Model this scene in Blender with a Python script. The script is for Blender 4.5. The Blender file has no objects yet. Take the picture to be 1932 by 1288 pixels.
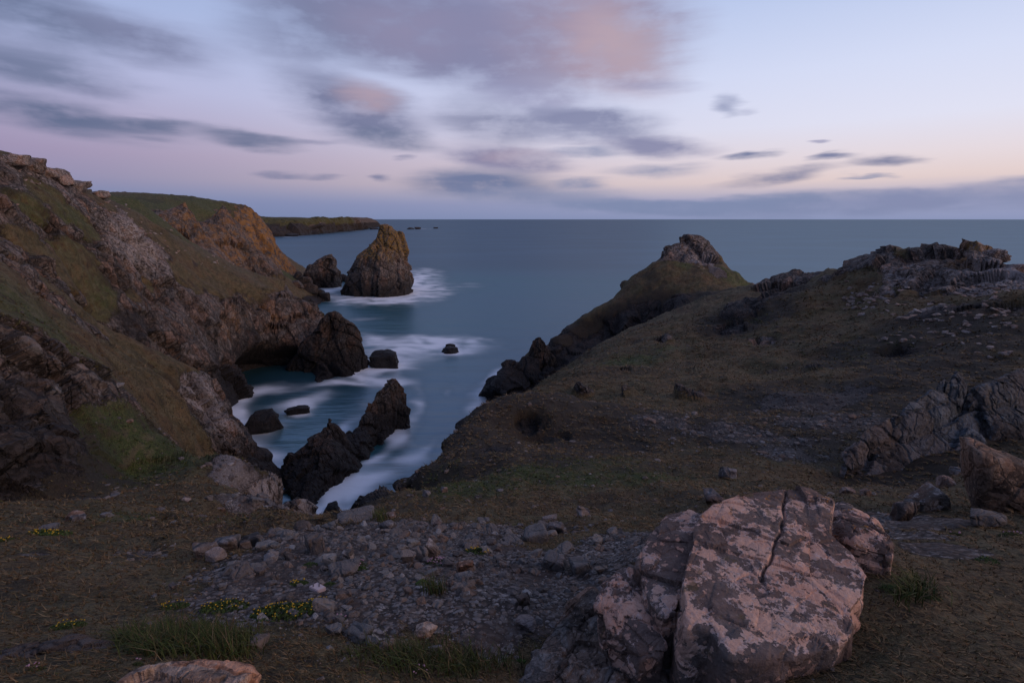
import bpy, bmesh, math, random
import numpy as np
from mathutils import Vector

random.seed(7)
sc = bpy.context.scene
C = sc.collection

# ------------------------------------------------------------------ camera
F = 966.0; CX, CY = 966.0, 644.0; H = 40.0; HOR = 413.5
TH = math.atan((CY - HOR) / F); CT, ST = math.cos(TH), math.sin(TH)
cam_d = bpy.data.cameras.new('camera'); cam = bpy.data.objects.new('camera', cam_d); C.objects.link(cam)
cam_d.sensor_width = 36.0; cam_d.lens = 18.0; cam_d.clip_start = 0.05; cam_d.clip_end = 200000
cam.location = (0, 0, H); cam.rotation_euler = (math.pi / 2 - TH, 0, 0)
sc.camera = cam

def ray(px, py):
    dx = (np.asarray(px, float) - CX) / F; dy = -(np.asarray(py, float) - CY) / F
    return dx, CT + dy * ST, dy * CT - ST
def P(px, py, Y):
    a, b, c = ray(px, py); return (a / b * Y, float(Y), H + c / b * Y)
def S(px, py, z=0.0):
    a, b, c = ray(px, py); t = (z - H) / c; return (a * t, b * t, z)

# ------------------------------------------------------------------ sky
SUN_AZ, SUN_EL = math.radians(115), math.radians(19)
def lin(r, g, b):
    return tuple(((v / 255) / 12.92 if v / 255 <= .04045 else (((v / 255) + .055) / 1.055) ** 2.4) for v in (r, g, b)) + (1.0,)

class NT:
    """a small helper for node trees"""
    def __init__(s, tree): s.t = tree; tree.nodes.clear()
    def n(s, typ, ins=None, **kw):
        nd = s.t.nodes.new(typ)
        for k, v in kw.items(): setattr(nd, k, v)
        for k, v in (ins or {}).items(): s.put(nd.inputs[k], v)
        return nd
    def put(s, sock, v):
        if hasattr(v, 'is_output') or isinstance(v, bpy.types.NodeSocket): s.t.links.new(v, sock)
        else: sock.default_value = v
    def m(s, op, a, b=0.0, c=0.0, clamp=False):
        nd = s.n('ShaderNodeMath', operation=op, use_clamp=clamp)
        s.put(nd.inputs[0], a); s.put(nd.inputs[1], b)
        if op in ('MULTIPLY_ADD',): s.put(nd.inputs[2], c)
        return nd.outputs[0]
    def v(s, op, a, b=None, scale=None):
        nd = s.n('ShaderNodeVectorMath', operation=op); s.put(nd.inputs[0], a)
        if b is not None: s.put(nd.inputs[1], b)
        if scale is not None: s.put(nd.inputs['Scale'], scale)
        return nd.outputs['Value'] if op in ('LENGTH', 'DOT_PRODUCT') else nd.outputs[0]
    def mix(s, f, a, b, blend='MIX'):
        nd = s.n('ShaderNodeMix', data_type='RGBA', blend_type=blend)
        s.put(nd.inputs[0], f); s.put(nd.inputs[6], a); s.put(nd.inputs[7], b); return nd.outputs[2]
    def step(s, x, lo, hi, a=0.0, b=1.0):
        nd = s.n('ShaderNodeMapRange', interpolation_type='SMOOTHSTEP')
        s.put(nd.inputs[0], x); s.put(nd.inputs[1], lo); s.put(nd.inputs[2], hi); s.put(nd.inputs[3], a); s.put(nd.inputs[4], b)
        return nd.outputs[0]
    def noise(s, vec, scale, detail=4, rough=.55, dist=0.0, color=False):
        nd = s.n('ShaderNodeTexNoise', {'Vector': vec, 'Scale': scale, 'Detail': detail, 'Roughness': rough, 'Distortion': dist})
        return nd.outputs['Color' if color else 'Fac']
    def vor(s, vec, scale, feature='F1', out='Distance', rnd=1.0):
        nd = s.n('ShaderNodeTexVoronoi', {'Vector': vec, 'Scale': scale, 'Randomness': rnd}, feature=feature); return nd.outputs[out]
    def ramp(s, f, stops):
        nd = s.n('ShaderNodeValToRGB'); s.put(nd.inputs[0], f); cr = nd.color_ramp
        while len(cr.elements) < len(stops): cr.elements.new(.5)
        for e, (p, c) in zip(cr.elements, stops): e.position = p; e.color = c
        return nd.outputs[0]
    def xyz(s, x, y, z=0.0):
        nd = s.n('ShaderNodeCombineXYZ'); s.put(nd.inputs[0], x); s.put(nd.inputs[1], y); s.put(nd.inputs[2], z); return nd.outputs[0]
    def sep(s, v):
        nd = s.n('ShaderNodeSeparateXYZ'); s.put(nd.inputs[0], v); return nd.outputs

def azel(px, py):
    a, b, c = ray(px, py); return math.atan2(a, b), math.atan2(c, math.hypot(a, b))

def build_world():
    w = bpy.data.worlds.new('World'); sc.world = w; w.use_nodes = True
    T = NT(w.node_tree)
    tc = T.n('ShaderNodeTexCoord').outputs['Generated']
    x, y, z = T.sep(T.v('NORMALIZE', tc))[:3]
    az = T.m('ARCTAN2', x, y); el = T.m('ARCSINE', z)
    elf = T.m('DIVIDE', T.m('ABSOLUTE', el), math.pi / 2)
    D = lambda d: d / 90.0
    left = T.ramp(elf, [(0, lin(112, 127, 166)), (D(2.2), lin(119, 131, 171)), (D(3.8), lin(136, 134, 172)), (D(5.5), lin(150, 138, 174)),
                        (D(8), lin(164, 154, 188)), (D(11), lin(172, 174, 212)), (D(17), lin(160, 176, 218)), (D(30), lin(118, 138, 186)), (1.0, lin(84, 102, 150))])
    right = T.ramp(elf, [(0, lin(140, 150, 186)), (D(1.6), lin(160, 162, 194)), (D(3.6), lin(228, 208, 206)), (D(5.5), lin(230, 218, 224)), (D(8.5), lin(225, 226, 244)),
                         (D(13), lin(214, 221, 246)), (D(19), lin(190, 204, 238)), (D(32), lin(140, 160, 208)), (1.0, lin(92, 110, 158))])
    f = T.m('MULTIPLY_ADD', T.m('COSINE', T.m('SUBTRACT', az, math.radians(73))), .5, .5)
    f = T.step(f, .13, .97)
    sky = T.mix(f, left, right)
    nish = T.n('ShaderNodeTexSky', sky_type='NISHITA', sun_disc=False, sun_elevation=math.radians(1.0), sun_rotation=SUN_AZ).outputs[0]
    sky = T.mix(1.0, sky, T.v('SCALE', nish, scale=.002), 'ADD')
    # clouds, drawn out sideways by the wind
    q = T.xyz(T.m('MULTIPLY', az, 3.0), T.m('MULTIPLY', el, 14.0), 1.3)
    n1 = T.noise(q, 1.1, 3, .5, 0, True); n2 = T.noise(T.xyz(T.m('MULTIPLY', az, 9.0), T.m('MULTIPLY', el, 60.0), 4.0), 1.0, 4, .55, 0, True)
    w1 = T.v('MULTIPLY', T.v('SUBTRACT', n1, (.5, .5, .5)), (.11, .05, 0))
    w2 = T.v('MULTIPLY', T.v('SUBTRACT', n2, (.5, .5, .5)), (.06, .022, 0))
    pos = T.v('ADD', T.xyz(az, el, 0), T.v('ADD', w1, w2))
    streak = T.noise(T.xyz(T.m('MULTIPLY', az, 4.0), T.m('MULTIPLY', el, 42.0), 9.0), 1.0, 3, .5)
    puff = T.noise(T.xyz(T.m('MULTIPLY', az, 9.0), T.m('MULTIPLY', el, 20.0), 5.0), 1.0, 4, .6)
    streak = T.m('MULTIPLY', T.step(streak, .25, .72, .8, 1.1), T.step(puff, .32, .62, .62, 1.1), clamp=True)
    slate, grey, lilac, pink, warm = lin(97, 109, 141), lin(118, 123, 156), lin(146, 146, 180), lin(180, 160, 176), lin(194, 172, 180)
    bank = lin(128, 138, 172)
    B = [  # px, py, rx, ry, rot, density, colour, soft (inner radius)
        (20, 10, 260, 75, 6, .85, slate, .15), (250, 62, 190, 58, 8, .8, grey, .1), (40, 120, 250, 62, 8, .8, slate, .1), (190, 172, 90, 24, 8, .6, grey, .1),
        (70, 214, 300, 42, 4, .95, slate, .2), (290, 236, 140, 20, 2, .8, slate, .2), (560, 80, 170, 70, 0, .55, grey, .05),
        (700, 20, 300, 130, 8, .9, grey, .4), (850, 85, 260, 105, 20, .9, lin(128, 130, 164), .4), (960, 40, 260, 110, 10, .8, lin(136, 136, 170), .3), (1010, 175, 150, 55, 15, .7, lilac, .1),
        (760, 60, 170, 80, 10, .55, lin(150, 144, 174), .05), (1110, 60, 230, 150, 8, .95, lin(150, 141, 168), .4), (1150, 90, 170, 100, 35, .8, pink, .2), (1225, 158, 110, 20, 4, .5, lilac, .1),
        (1175, 70, 120, 70, 20, .35, warm, .1),
        (665, 205, 165, 68, 14, .95, grey, .35), (740, 262, 120, 26, 8, .8, slate, .2), (690, 185, 80, 38, 5, .8, pink, .05),
        (480, 262, 110, 22, 3, .9, slate, .2), (590, 262, 60, 12, 0, .5, grey, .1), (930, 232, 150, 46, 4, .75, grey, .2), (1110, 236, 170, 40, 6, .85, lin(122, 127, 162), .3),
        (1235, 275, 120, 24, 4, .9, lin(132, 134, 168), .3), (1095, 285, 85, 15, 3, .8, bank, .2), (960, 300, 140, 32, 4, .95, lin(130, 130, 164), .35), (975, 296, 80, 22, 0, .5, pink, .05),
        (900, 348, 165, 32, 3, .95, lin(108, 120, 156), .3), (1090, 344, 80, 13, 2, .8, bank, .2), (1000, 372, 260, 26, 0, .7, bank, .2), (1240, 318, 110, 14, 0, .7, bank, .1),
        (535, 331, 62, 10, 3, .85, grey, .2), (617, 333, 48, 9, -2, .85, grey, .2), (712, 337, 26, 8, 0, .8, grey, .2), (760, 300, 30, 7, 0, .5, grey, .2), (300, 268, 40, 7, 0, .3, slate, .2),
        (1455, 333, 135, 17, -6, 1.0, lin(118, 124, 158), .1), (1390, 297, 64, 8, 2, 1, lin(118, 126, 160), .1), (1552, 299, 66, 8, -2, 1, lin(120, 126, 160), .1),
        (1655, 303, 95, 15, -4, 1, lin(116, 122, 156), .1), (1365, 196, 40, 22, 10, .75, lin(140, 148, 182), .1), (1405, 208, 25, 7, 0, .4, lin(150, 156, 188), .1), (1528, 277, 36, 5, 0, .7, lilac, .3), (1620, 338, 60, 5, -4, .7, bank, .3),
        (1500, 386, 640, 26, -1, .9, bank, .4), (1820, 368, 400, 30, -3, .95, lin(134, 141, 175), .45), (2150, 360, 420, 40, -2, .9, bank, .5), (1250, 385, 300, 20, 0, .9, lin(126, 138, 172), .5)]
    out = sky; turned = {}
    for (px, py, rx, ry, rot, d, colr, inner) in B:
        a0, e0 = azel(px, py); a1, _ = azel(px + rx, py); _, e1 = azel(px, py - ry)
        rot = min((-4, 0, 6, 14, 30), key=lambda r: abs(r - rot)); c_, s_ = math.cos(math.radians(rot)), math.sin(math.radians(rot))
        if rot not in turned: turned[rot] = T.xyz(T.v('DOT_PRODUCT', pos, (c_, -s_, 0)), T.v('DOT_PRODUCT', pos, (s_, c_, 0))) if rot else pos
        ia, ie = 1 / (abs(a1 - a0) * 1.02), 1 / (abs(e1 - e0) * 1.06)
        nd = T.n('ShaderNodeVectorMath', operation='MULTIPLY_ADD'); T.put(nd.inputs[0], turned[rot]); nd.inputs[1].default_value = (ia, ie, 0); nd.inputs[2].default_value = (-(a0 * c_ - e0 * s_) * ia, -(a0 * s_ + e0 * c_) * ie, 0)
        den = T.step(T.v('LENGTH', nd.outputs[0]), inner * .85, 1.12, d, 0.0)
        out = T.mix(T.m('MULTIPLY', den, streak), out, colr)
    # elsewhere the same broken cloud goes on
    side = T.step(T.m('ABSOLUTE', az), .95, 1.35)
    hi = T.step(el, .42, .6)
    reg = T.m('MAXIMUM', side, hi)
    cl = T.step(T.noise(T.v('ADD', T.xyz(T.m('MULTIPLY', az, 1.5), T.m('MULTIPLY', el, 5.0), 2.0), T.v('SCALE', n1, scale=.5)), 1.3, 4, .55), .48, .66)
    cl = T.m('MULTIPLY', T.m('MULTIPLY', cl, reg), .8)
    out = T.mix(cl, out, T.mix(f, slate, lilac))
    bg = T.n('ShaderNodeBackground', {'Color': out, 'Strength': 1.0})
    T.t.links.new(bg.outputs[0], T.n('ShaderNodeOutputWorld').inputs[0])
    w.cycles.sampling_method = 'NONE'
build_world()

sun_d = bpy.data.lights.new('sun', 'SUN'); sun = bpy.data.objects.new('sun', sun_d); C.objects.link(sun)
sun_d.energy = 1.35; sun_d.angle = math.radians(50); sun_d.color = (1.0, .66, .47)
sv = Vector((math.sin(SUN_AZ) * math.cos(SUN_EL), math.cos(SUN_AZ) * math.cos(SUN_EL), math.sin(SUN_EL)))
sun.rotation_euler = (-sv).to_track_quat('-Z', 'Y').to_euler()

vs = sc.view_settings; vs.view_transform = 'Standard'; vs.look = 'None'; vs.exposure = 0.0; vs.gamma = 1.0; vs.use_curve_mapping = False
sc.render.engine = 'CYCLES'; sc.cycles.use_denoising = True; sc.cycles.max_bounces = 4; sc.cycles.diffuse_bounces = 2
sc.cycles.glossy_bounces = 2; sc.cycles.transmission_bounces = 1; sc.cycles.use_adaptive_sampling = True

# ------------------------------------------------------------------ noise in numpy
def _h(ix, iy, iz, seed):
    h = (ix.astype(np.int64) * 374761393 + iy.astype(np.int64) * 668265263 + iz.astype(np.int64) * 2147483647 + seed * 1274126177) & 0xffffffff
    h = ((h ^ (h >> 13)) * 1274126177) & 0xffffffff
    h = ((h ^ (h >> 16)) * 2246822519) & 0xffffffff
    return h ^ (h >> 15)
def perlin(p, seed=0):
    p = np.asarray(p, np.float32); i = np.floor(p).astype(np.int32); f = p - i
    u = f * f * f * (f * (f * 6 - 15) + 10); out = np.zeros(len(p), np.float32)
    for dx in (0, 1):
        wx = u[:, 0] if dx else 1 - u[:, 0]
        for dy in (0, 1):
            wy = wx * (u[:, 1] if dy else 1 - u[:, 1])
            for dz in (0, 1):
                w = wy * (u[:, 2] if dz else 1 - u[:, 2])
                h = _h(i[:, 0] + dx, i[:, 1] + dy, i[:, 2] + dz, seed)
                gx = (h & 255) / 127.5 - 1; gy = ((h >> 8) & 255) / 127.5 - 1; gz = ((h >> 16) & 255) / 127.5 - 1
                out += w * (gx * (f[:, 0] - dx) + gy * (f[:, 1] - dy) + gz * (f[:, 2] - dz))
    return out
def fbm(p, scale, octs=4, seed=0, gain=.5):
    out = np.zeros(len(p), np.float32); a = 1.0; q = np.asarray(p, np.float32) / scale
    for k in range(octs):
        out += a * perlin(q, seed + k * 17); q = q * 2.03 + 11.7; a *= gain
    return out
def facet(p, seed=0):
    """broken rock: nearest cell of a 3D grid, each cell a plane of its own; returns height and crack distance"""
    p = np.asarray(p, np.float32); i = np.floor(p).astype(np.int32)
    f1 = np.full(len(p), 9, np.float32); f2 = f1.copy(); val = np.zeros(len(p), np.float32)
    for dx in (-1, 0, 1):
        for dy in (-1, 0, 1):
            for dz in (-1, 0, 1):
                cx, cy, cz = i[:, 0] + dx, i[:, 1] + dy, i[:, 2] + dz
                h = _h(cx, cy, cz, seed)
                ox = p[:, 0] - cx - (h & 255) / 255; oy = p[:, 1] - cy - ((h >> 8) & 255) / 255; oz = p[:, 2] - cz - ((h >> 16) & 255) / 255
                d = ox * ox + oy * oy + oz * oz
                h2 = _h(cx, cy, cz, seed + 91)
                v = ox * ((h2 & 255) / 127.5 - 1) + oy * (((h2 >> 8) & 255) / 127.5 - 1) + oz * (((h2 >> 16) & 255) / 127.5 - 1) + ((h2 >> 24) & 255) / 127.5 - 1
                near = d < f1
                f2 = np.where(near, f1, np.minimum(f2, d)); val = np.where(near, v, val); f1 = np.where(near, d, f1)
    return val.astype(np.float32), (np.sqrt(f2) - np.sqrt(f1)).astype(np.float32)
def sst(x, a, b):
    t = np.clip((x - a) / (b - a), 0, 1); return t * t * (3 - 2 * t)

# ------------------------------------------------------------------ mesh helpers
def mesh_np(name, verts, quads=None, tris=None, smooth=True):
    me = bpy.data.meshes.new(name)
    verts = np.asarray(verts, np.float32); me.vertices.add(len(verts)); me.vertices.foreach_set('co', verts.ravel())
    loops, starts, tot = [], [], 0
    if quads is not None and len(quads):
        q = np.asarray(quads, np.int32); loops.append(q.ravel()); starts.append(np.arange(len(q), dtype=np.int32) * 4); tot = q.size
    if tris is not None and len(tris):
        t = np.asarray(tris, np.int32); loops.append(t.ravel()); starts.append(np.arange(len(t), dtype=np.int32) * 3 + tot)
    loops = np.concatenate(loops); starts = np.concatenate(starts)
    me.loops.add(len(loops)); me.loops.foreach_set('vertex_index', loops)
    me.polygons.add(len(starts)); me.polygons.foreach_set('loop_start', starts)
    me.update(calc_edges=True); me.validate()
    me.polygons.foreach_set('use_smooth', np.full(len(me.polygons), smooth)); me.update()
    return me
def grid_quads(nu, nv, wrap=False):
    i = np.arange(nu if wrap else nu - 1)[:, None]; j = np.arange(nv - 1)[None, :]
    i2 = (i + 1) % nu
    return np.stack([i * nv + j + 0 * i, i2 * nv + j, i2 * nv + j + 1, i * nv + j + 1], -1).reshape(-1, 4)
def attr(me, name, rgba):
    a = me.attributes.new(name, 'FLOAT_COLOR', 'POINT'); a.data.foreach_set('color', np.ascontiguousarray(rgba, np.float32).ravel())
def obj(name, me, mat=None, parent=None, label=None, cat=None, group=None, kind=None):
    o = bpy.data.objects.new(name, me); C.objects.link(o)
    if mat is not None and me is not None and not me.materials: me.materials.append(mat)
    if parent is not None: o.parent = parent
    for k, v in (('label', label), ('category', cat), ('group', group), ('kind', kind)):
        if v: o[k] = v
    return o
def normals_grid(V, nu, nv):
    G = V.reshape(nu, nv, 3); du = np.gradient(G, axis=0); dv = np.gradient(G, axis=1)
    n = np.cross(du, dv); n /= np.linalg.norm(n, axis=-1, keepdims=True) + 1e-9
    return n.reshape(-1, 3)

# ------------------------------------------------------------------ the lie of the land: known points, then a smooth surface through them
CP = []
def cp(*pts):
    for t in pts: CP.append(P(*t))
def ca(*pts):
    for t in pts: CP.append(tuple(map(float, t)))
def cs(*pts):
    for t in pts: CP.append(S(*t))
def deep(z, *pts):
    for (a, b) in pts:
        s = S(a, b); CP.append((s[0], s[1], z))
def behind(px, py, Y, *steps):
    for (dY, z) in steps:
        a = P(px, py, Y + dY); CP.append((a[0], a[1], z))
# foreground
ca((0, 0, 38.3), (0, -5, 38.6), (-12, -8, 39.5), (10, -10, 38), (0, -30, 40), (-40, -20, 43), (-60, 8, 44), (30, -12, 36), (60, -25, 30), (40, 5, 36), (70, 15, 28), (110, 0, -5), (20, 2, 37.5),
   (0, -120, 38), (-150, -100, 46), (150, -100, 20), (0, -380, 36), (-380, -100, 48), (-380, 150, 52), (330, -300, 8))
ca((1.6, 3.2, 37.0), (1.7, 4.9, 36.6), (.6, 3.5, 36.4), (1.2, 2.9, 36.9), (2.3, 3.6, 37.1))
cp((0, 1288, 2.2), (300, 1288, 2.3), (600, 1288, 2.6), (1000, 1288, 3.0), (1300, 1288, 2.85), (1400, 1300, 2.5), (1480, 1288, 2.36), (1600, 1270, 2.43), (1700, 1288, 2.25), (1932, 1288, 2.1),
   (0, 1180, 3.35), (300, 1180, 3.4), (600, 1200, 3.25), (900, 1200, 3.4), (0, 1100, 4.6), (300, 1100, 4.6), (600, 1100, 4.4), (900, 1100, 4.4), (1080, 1180, 3.6), (1100, 1100, 4.7),
   (1700, 1200, 2.75), (1932, 1200, 2.7), (1670, 1130, 3.15), (1850, 1060, 4.2), (1700, 1020, 5.2), (1932, 1010, 5.0), (1720, 960, 7.5), (1160, 1040, 5.6), (700, 1050, 5.3), (450, 1050, 5.4),
   (0, 960, 9.6), (150, 940, 12), (0, 1020, 6.8), (300, 1000, 7.6), (450, 980, 10), (700, 1020, 6.4), (630, 990, 8.2), (950, 1020, 6.6), (1150, 960, 9.5), (1250, 980, 7.5), (1000, 960, 10), (800, 975, 9.2), (1380, 940, 8.5))
# the edge above the cove
E = [(400, 840, 46), (460, 868, 31), (520, 900, 20), (565, 930, 14.2), (605, 968, 9.8), (640, 974, 9.8), (690, 940, 12.6), (750, 905, 16.5), (800, 880, 21), (840, 862, 26), (885, 822, 36), (940, 790, 49)]
cp(*E)
for (a, b, Y) in E[:6]: behind(a, b, Y, (3, P(a, b, Y)[2] - 6), (8 + (60 - Y) * .1, 3), (16, -6))
for (a, b, Y) in E[6:]: behind(a - 22, b - 8, Y, (3, P(a, b, Y)[2] - 7), (8, 2), (15, -6))
# left: rock face, gully, hillside, headland
cp((0, 930, 12.5), (120, 930, 13.5), (215, 905, 16.5), (0, 800, 14), (110, 770, 16), (0, 640, 17), (0, 505, 23), (40, 565, 21.5), (130, 655, 20.5), (200, 760, 19.5), (232, 850, 18.5),
   (250, 900, 18), (370, 880, 22), (450, 920, 15.5), (300, 800, 33), (250, 740, 37), (300, 930, 13.5), (330, 850, 26), (520, 960, 11), (330, 700, 70), (250, 640, 72), (150, 600, 70), (60, 540, 55), (0, 450, 58), (100, 470, 75),
   (375, 700, 76), (385, 760, 71), (392, 800, 69), (350, 820, 42), (0, 300, 84), (60, 310, 90), (120, 335, 98), (200, 373, 116), (100, 400, 82), (0, 370, 70), (180, 440, 92), (250, 430, 106), (320, 440, 125),
   (400, 478, 152), (460, 510, 160), (540, 527, 172), (250, 372, 160), (350, 377, 195), (420, 385, 235), (300, 410, 170), (330, 428, 185))
behind(400, 478, 152, (25, 25), (55, 20)); behind(460, 510, 160, (25, 17), (55, 13)); behind(320, 440, 125, (25, 33.5), (55, 31)); behind(540, 527, 172, (30, 11))
cp((160, 590, 78), (200, 560, 84), (300, 560, 100), (260, 520, 100), (380, 590, 112), (450, 560, 124), (540, 546, 142), (600, 574, 148), (380, 530, 125), (480, 540, 140),
   (220, 650, 78), (300, 690, 80), (380, 650, 104), (390, 700, 98), (470, 640, 122), (560, 650, 133), (600, 640, 138))
cs((600, 718), (560, 718), (510, 708), (487, 728), (445, 770), (420, 795), (408, 830), (640, 660))
behind(600, 574, 148, (8, 4), (16, -5)); behind(540, 527, 172, (20, 10), (45, 3)); behind(560, 540, 175, (15, 0))
deep(-6, (520, 745), (470, 790), (440, 835), (640, 735), (560, 800), (600, 860), (700, 760), (820, 820), (760, 860), (680, 900), (620, 950), (720, 640), (850, 700), (900, 640), (740, 590), (880, 560))
for t in ((0, 300, 84), (60, 310, 90), (120, 335, 98), (200, 373, 116)): behind(*t, (14, P(*t)[2] + .2), (45, P(*t)[2] + 1))
ca((-100, 45, 46), (-110, 20, 46), (-170, 120, 50))
# orange cliff and plateau
cp((435, 388, 290), (470, 389, 300), (490, 412, 302), (515, 450, 300), (540, 495, 298), (320, 428, 215), (350, 408, 240), (400, 400, 265), (325, 445, 212), (400, 470, 240), (470, 500, 265), (540, 523, 290))
ca((-190, 330, 46), (-230, 300, 47), (-260, 260, 48), (-140, 325, 6), (-120, 345, -6), (-165, 345, 30), (-150, 400, -6), (-200, 440, -6), (-240, 420, 46), (-330, 330, 50))
cs((560, 548), (600, 556), (622, 563)); cp((555, 510, 292), (580, 530, 284))
deep(-6, (660, 590), (640, 575), (575, 480), (650, 520), (900, 500), (760, 470), (640, 460))
# right headland
cp((1300, 449, 151), (1285, 450, 150), (1265, 456, 150), (1318, 450, 150), (1250, 464, 149.5), (1240, 476, 149), (1335, 458, 150), (1348, 472, 149.5), (1362, 490, 149), (1275, 475, 146), (1320, 480, 146), (1300, 492, 143), (1230, 494, 148), (1180, 530, 144), (1120, 580, 138), (1060, 622, 131), (1010, 650, 125), (960, 690, 114), (1385, 515, 142), (1422, 535, 134),
   (1300, 520, 132), (1230, 545, 132), (1150, 600, 130), (1080, 650, 124), (1000, 738, 112), (1060, 690, 118), (1150, 640, 123), (1250, 575, 126), (1340, 545, 124), (1425, 541, 114))
cp((985, 668, 120), (1035, 636, 128), (940, 718, 109.5), (1090, 601, 135), (928, 742, 107.5), (950, 705, 112)); cs((920, 768), (945, 778)); deep(-6, (890, 770), (900, 720), (940, 650), (1000, 600), (1100, 530), (1200, 470), (960, 790))
CP.append((P(960, 775, 82)[0], 82, -3)); CP.append((P(1010, 730, 100)[0], 100, -1)); CP.append((P(1060, 700, 104)[0], 104, 4))
behind(1300, 450, 150, (16, 14), (32, -5)); behind(1232, 494, 148, (10, 12), (22, -5)); behind(1120, 580, 138, (8, 4), (16, -6)); behind(1010, 650, 125, (8, -4)); behind(1350, 490, 148, (16, 10), (32, -5))
behind(1422, 535, 134, (14, 12), (35, -5)); behind(1425, 541, 114, (10, 20))
# right slope and ridge
cp((1000, 745, 64), (1050, 700, 80), (1120, 655, 92), (1250, 590, 104), (1340, 565, 110), (1432, 541, 106), (1500, 511, 92), (1560, 503, 86), (1600, 505, 80), (1680, 483, 74), (1740, 475, 70), (1800, 470, 66),
   (1850, 463, 62), (1900, 488, 56), (1932, 506, 51), (1480, 560, 84), (1600, 580, 60), (1750, 560, 53), (1900, 570, 42), (1932, 640, 31), (1800, 700, 28), (1650, 680, 37), (1500, 640, 53), (1500, 700, 39), (1350, 640, 64), (1300, 700, 46), (1400, 780, 27), (1200, 700, 51),
   (1100, 780, 33), (1200, 850, 19), (1000, 850, 21.5), (900, 900, 15), (1300, 880, 14.5), (1500, 880, 13.8), (1550, 800, 21), (1700, 780, 21.5), (1850, 800, 19), (1932, 760, 19), (1620, 930, 12.5), (1780, 900, 12), (1932, 880, 9.5))
for t in ((1500, 511, 92), (1600, 505, 80), (1740, 475, 70), (1850, 463, 62), (1932, 506, 51)): behind(*t, (14, P(*t)[2] - 10), (38, -2))
ca((75, 55, 20), (95, 60, -5), (100, 120, -6), (140, 100, -6), (30, 220, -6), (-60, 240, -6), (0, 420, -6), (200, 50, -6), (200, 300, -6))
CP = np.array(CP, np.float64)
_k = np.unique(np.round(CP[:, :2], 2), axis=0, return_index=True)[1]; CP = CP[np.sort(_k)]
_D = np.hypot(CP[:, None, 0] - CP[None, :, 0], CP[:, None, 1] - CP[None, :, 1])
_n = len(CP); _A = np.zeros((_n + 3, _n + 3)); _A[:_n, :_n] = _D - np.eye(_n) * .02
_A[:_n, _n] = 1; _A[:_n, _n + 1:] = CP[:, :2] / 100; _A[_n:, :_n] = _A[:_n, _n:].T
_W = np.linalg.solve(_A, np.concatenate([CP[:, 2], np.zeros(3)]))
def base_z(X, Y):
    sh = np.shape(X); X = np.ravel(X).astype(np.float32); Y = np.ravel(Y).astype(np.float32); out = np.empty(len(X), np.float32)
    cx, cy, w = CP[:, 0].astype(np.float32), CP[:, 1].astype(np.float32), _W[:_n].astype(np.float32)
    for s in range(0, len(X), 20000):
        a, b = X[s:s + 20000], Y[s:s + 20000]
        d = np.sqrt((a[:, None] - cx) ** 2 + (b[:, None] - cy) ** 2)
        out[s:s + 20000] = d @ w + _W[_n] + _W[_n + 1] * a / 100 + _W[_n + 2] * b / 100
    return out.reshape(sh)
_ts = np.exp(np.linspace(math.log(1.2), math.log(420), 500))
def hits(pts):
    """where the sight line of a photo point meets the smooth land"""
    pts = np.array(pts, float); a, b, c = ray(pts[:, 0], pts[:, 1])
    X = a[:, None] * _ts; Y = b[:, None] * _ts; Z = H + c[:, None] * _ts
    g = np.maximum(base_z(X, Y), -1) - Z
    k = np.argmax(g > 0, axis=1); k = np.where((g > 0).any(1), np.maximum(k, 1), 1); r = np.arange(len(pts))
    g0, g1 = g[r, k - 1], g[r, k]; f = np.clip(-g0 / (g1 - g0 + 1e-9), 0, 1)
    t = _ts[k - 1] + f * (_ts[k] - _ts[k - 1])
    return np.stack([a * t, b * t, H + c * t], 1)

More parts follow.
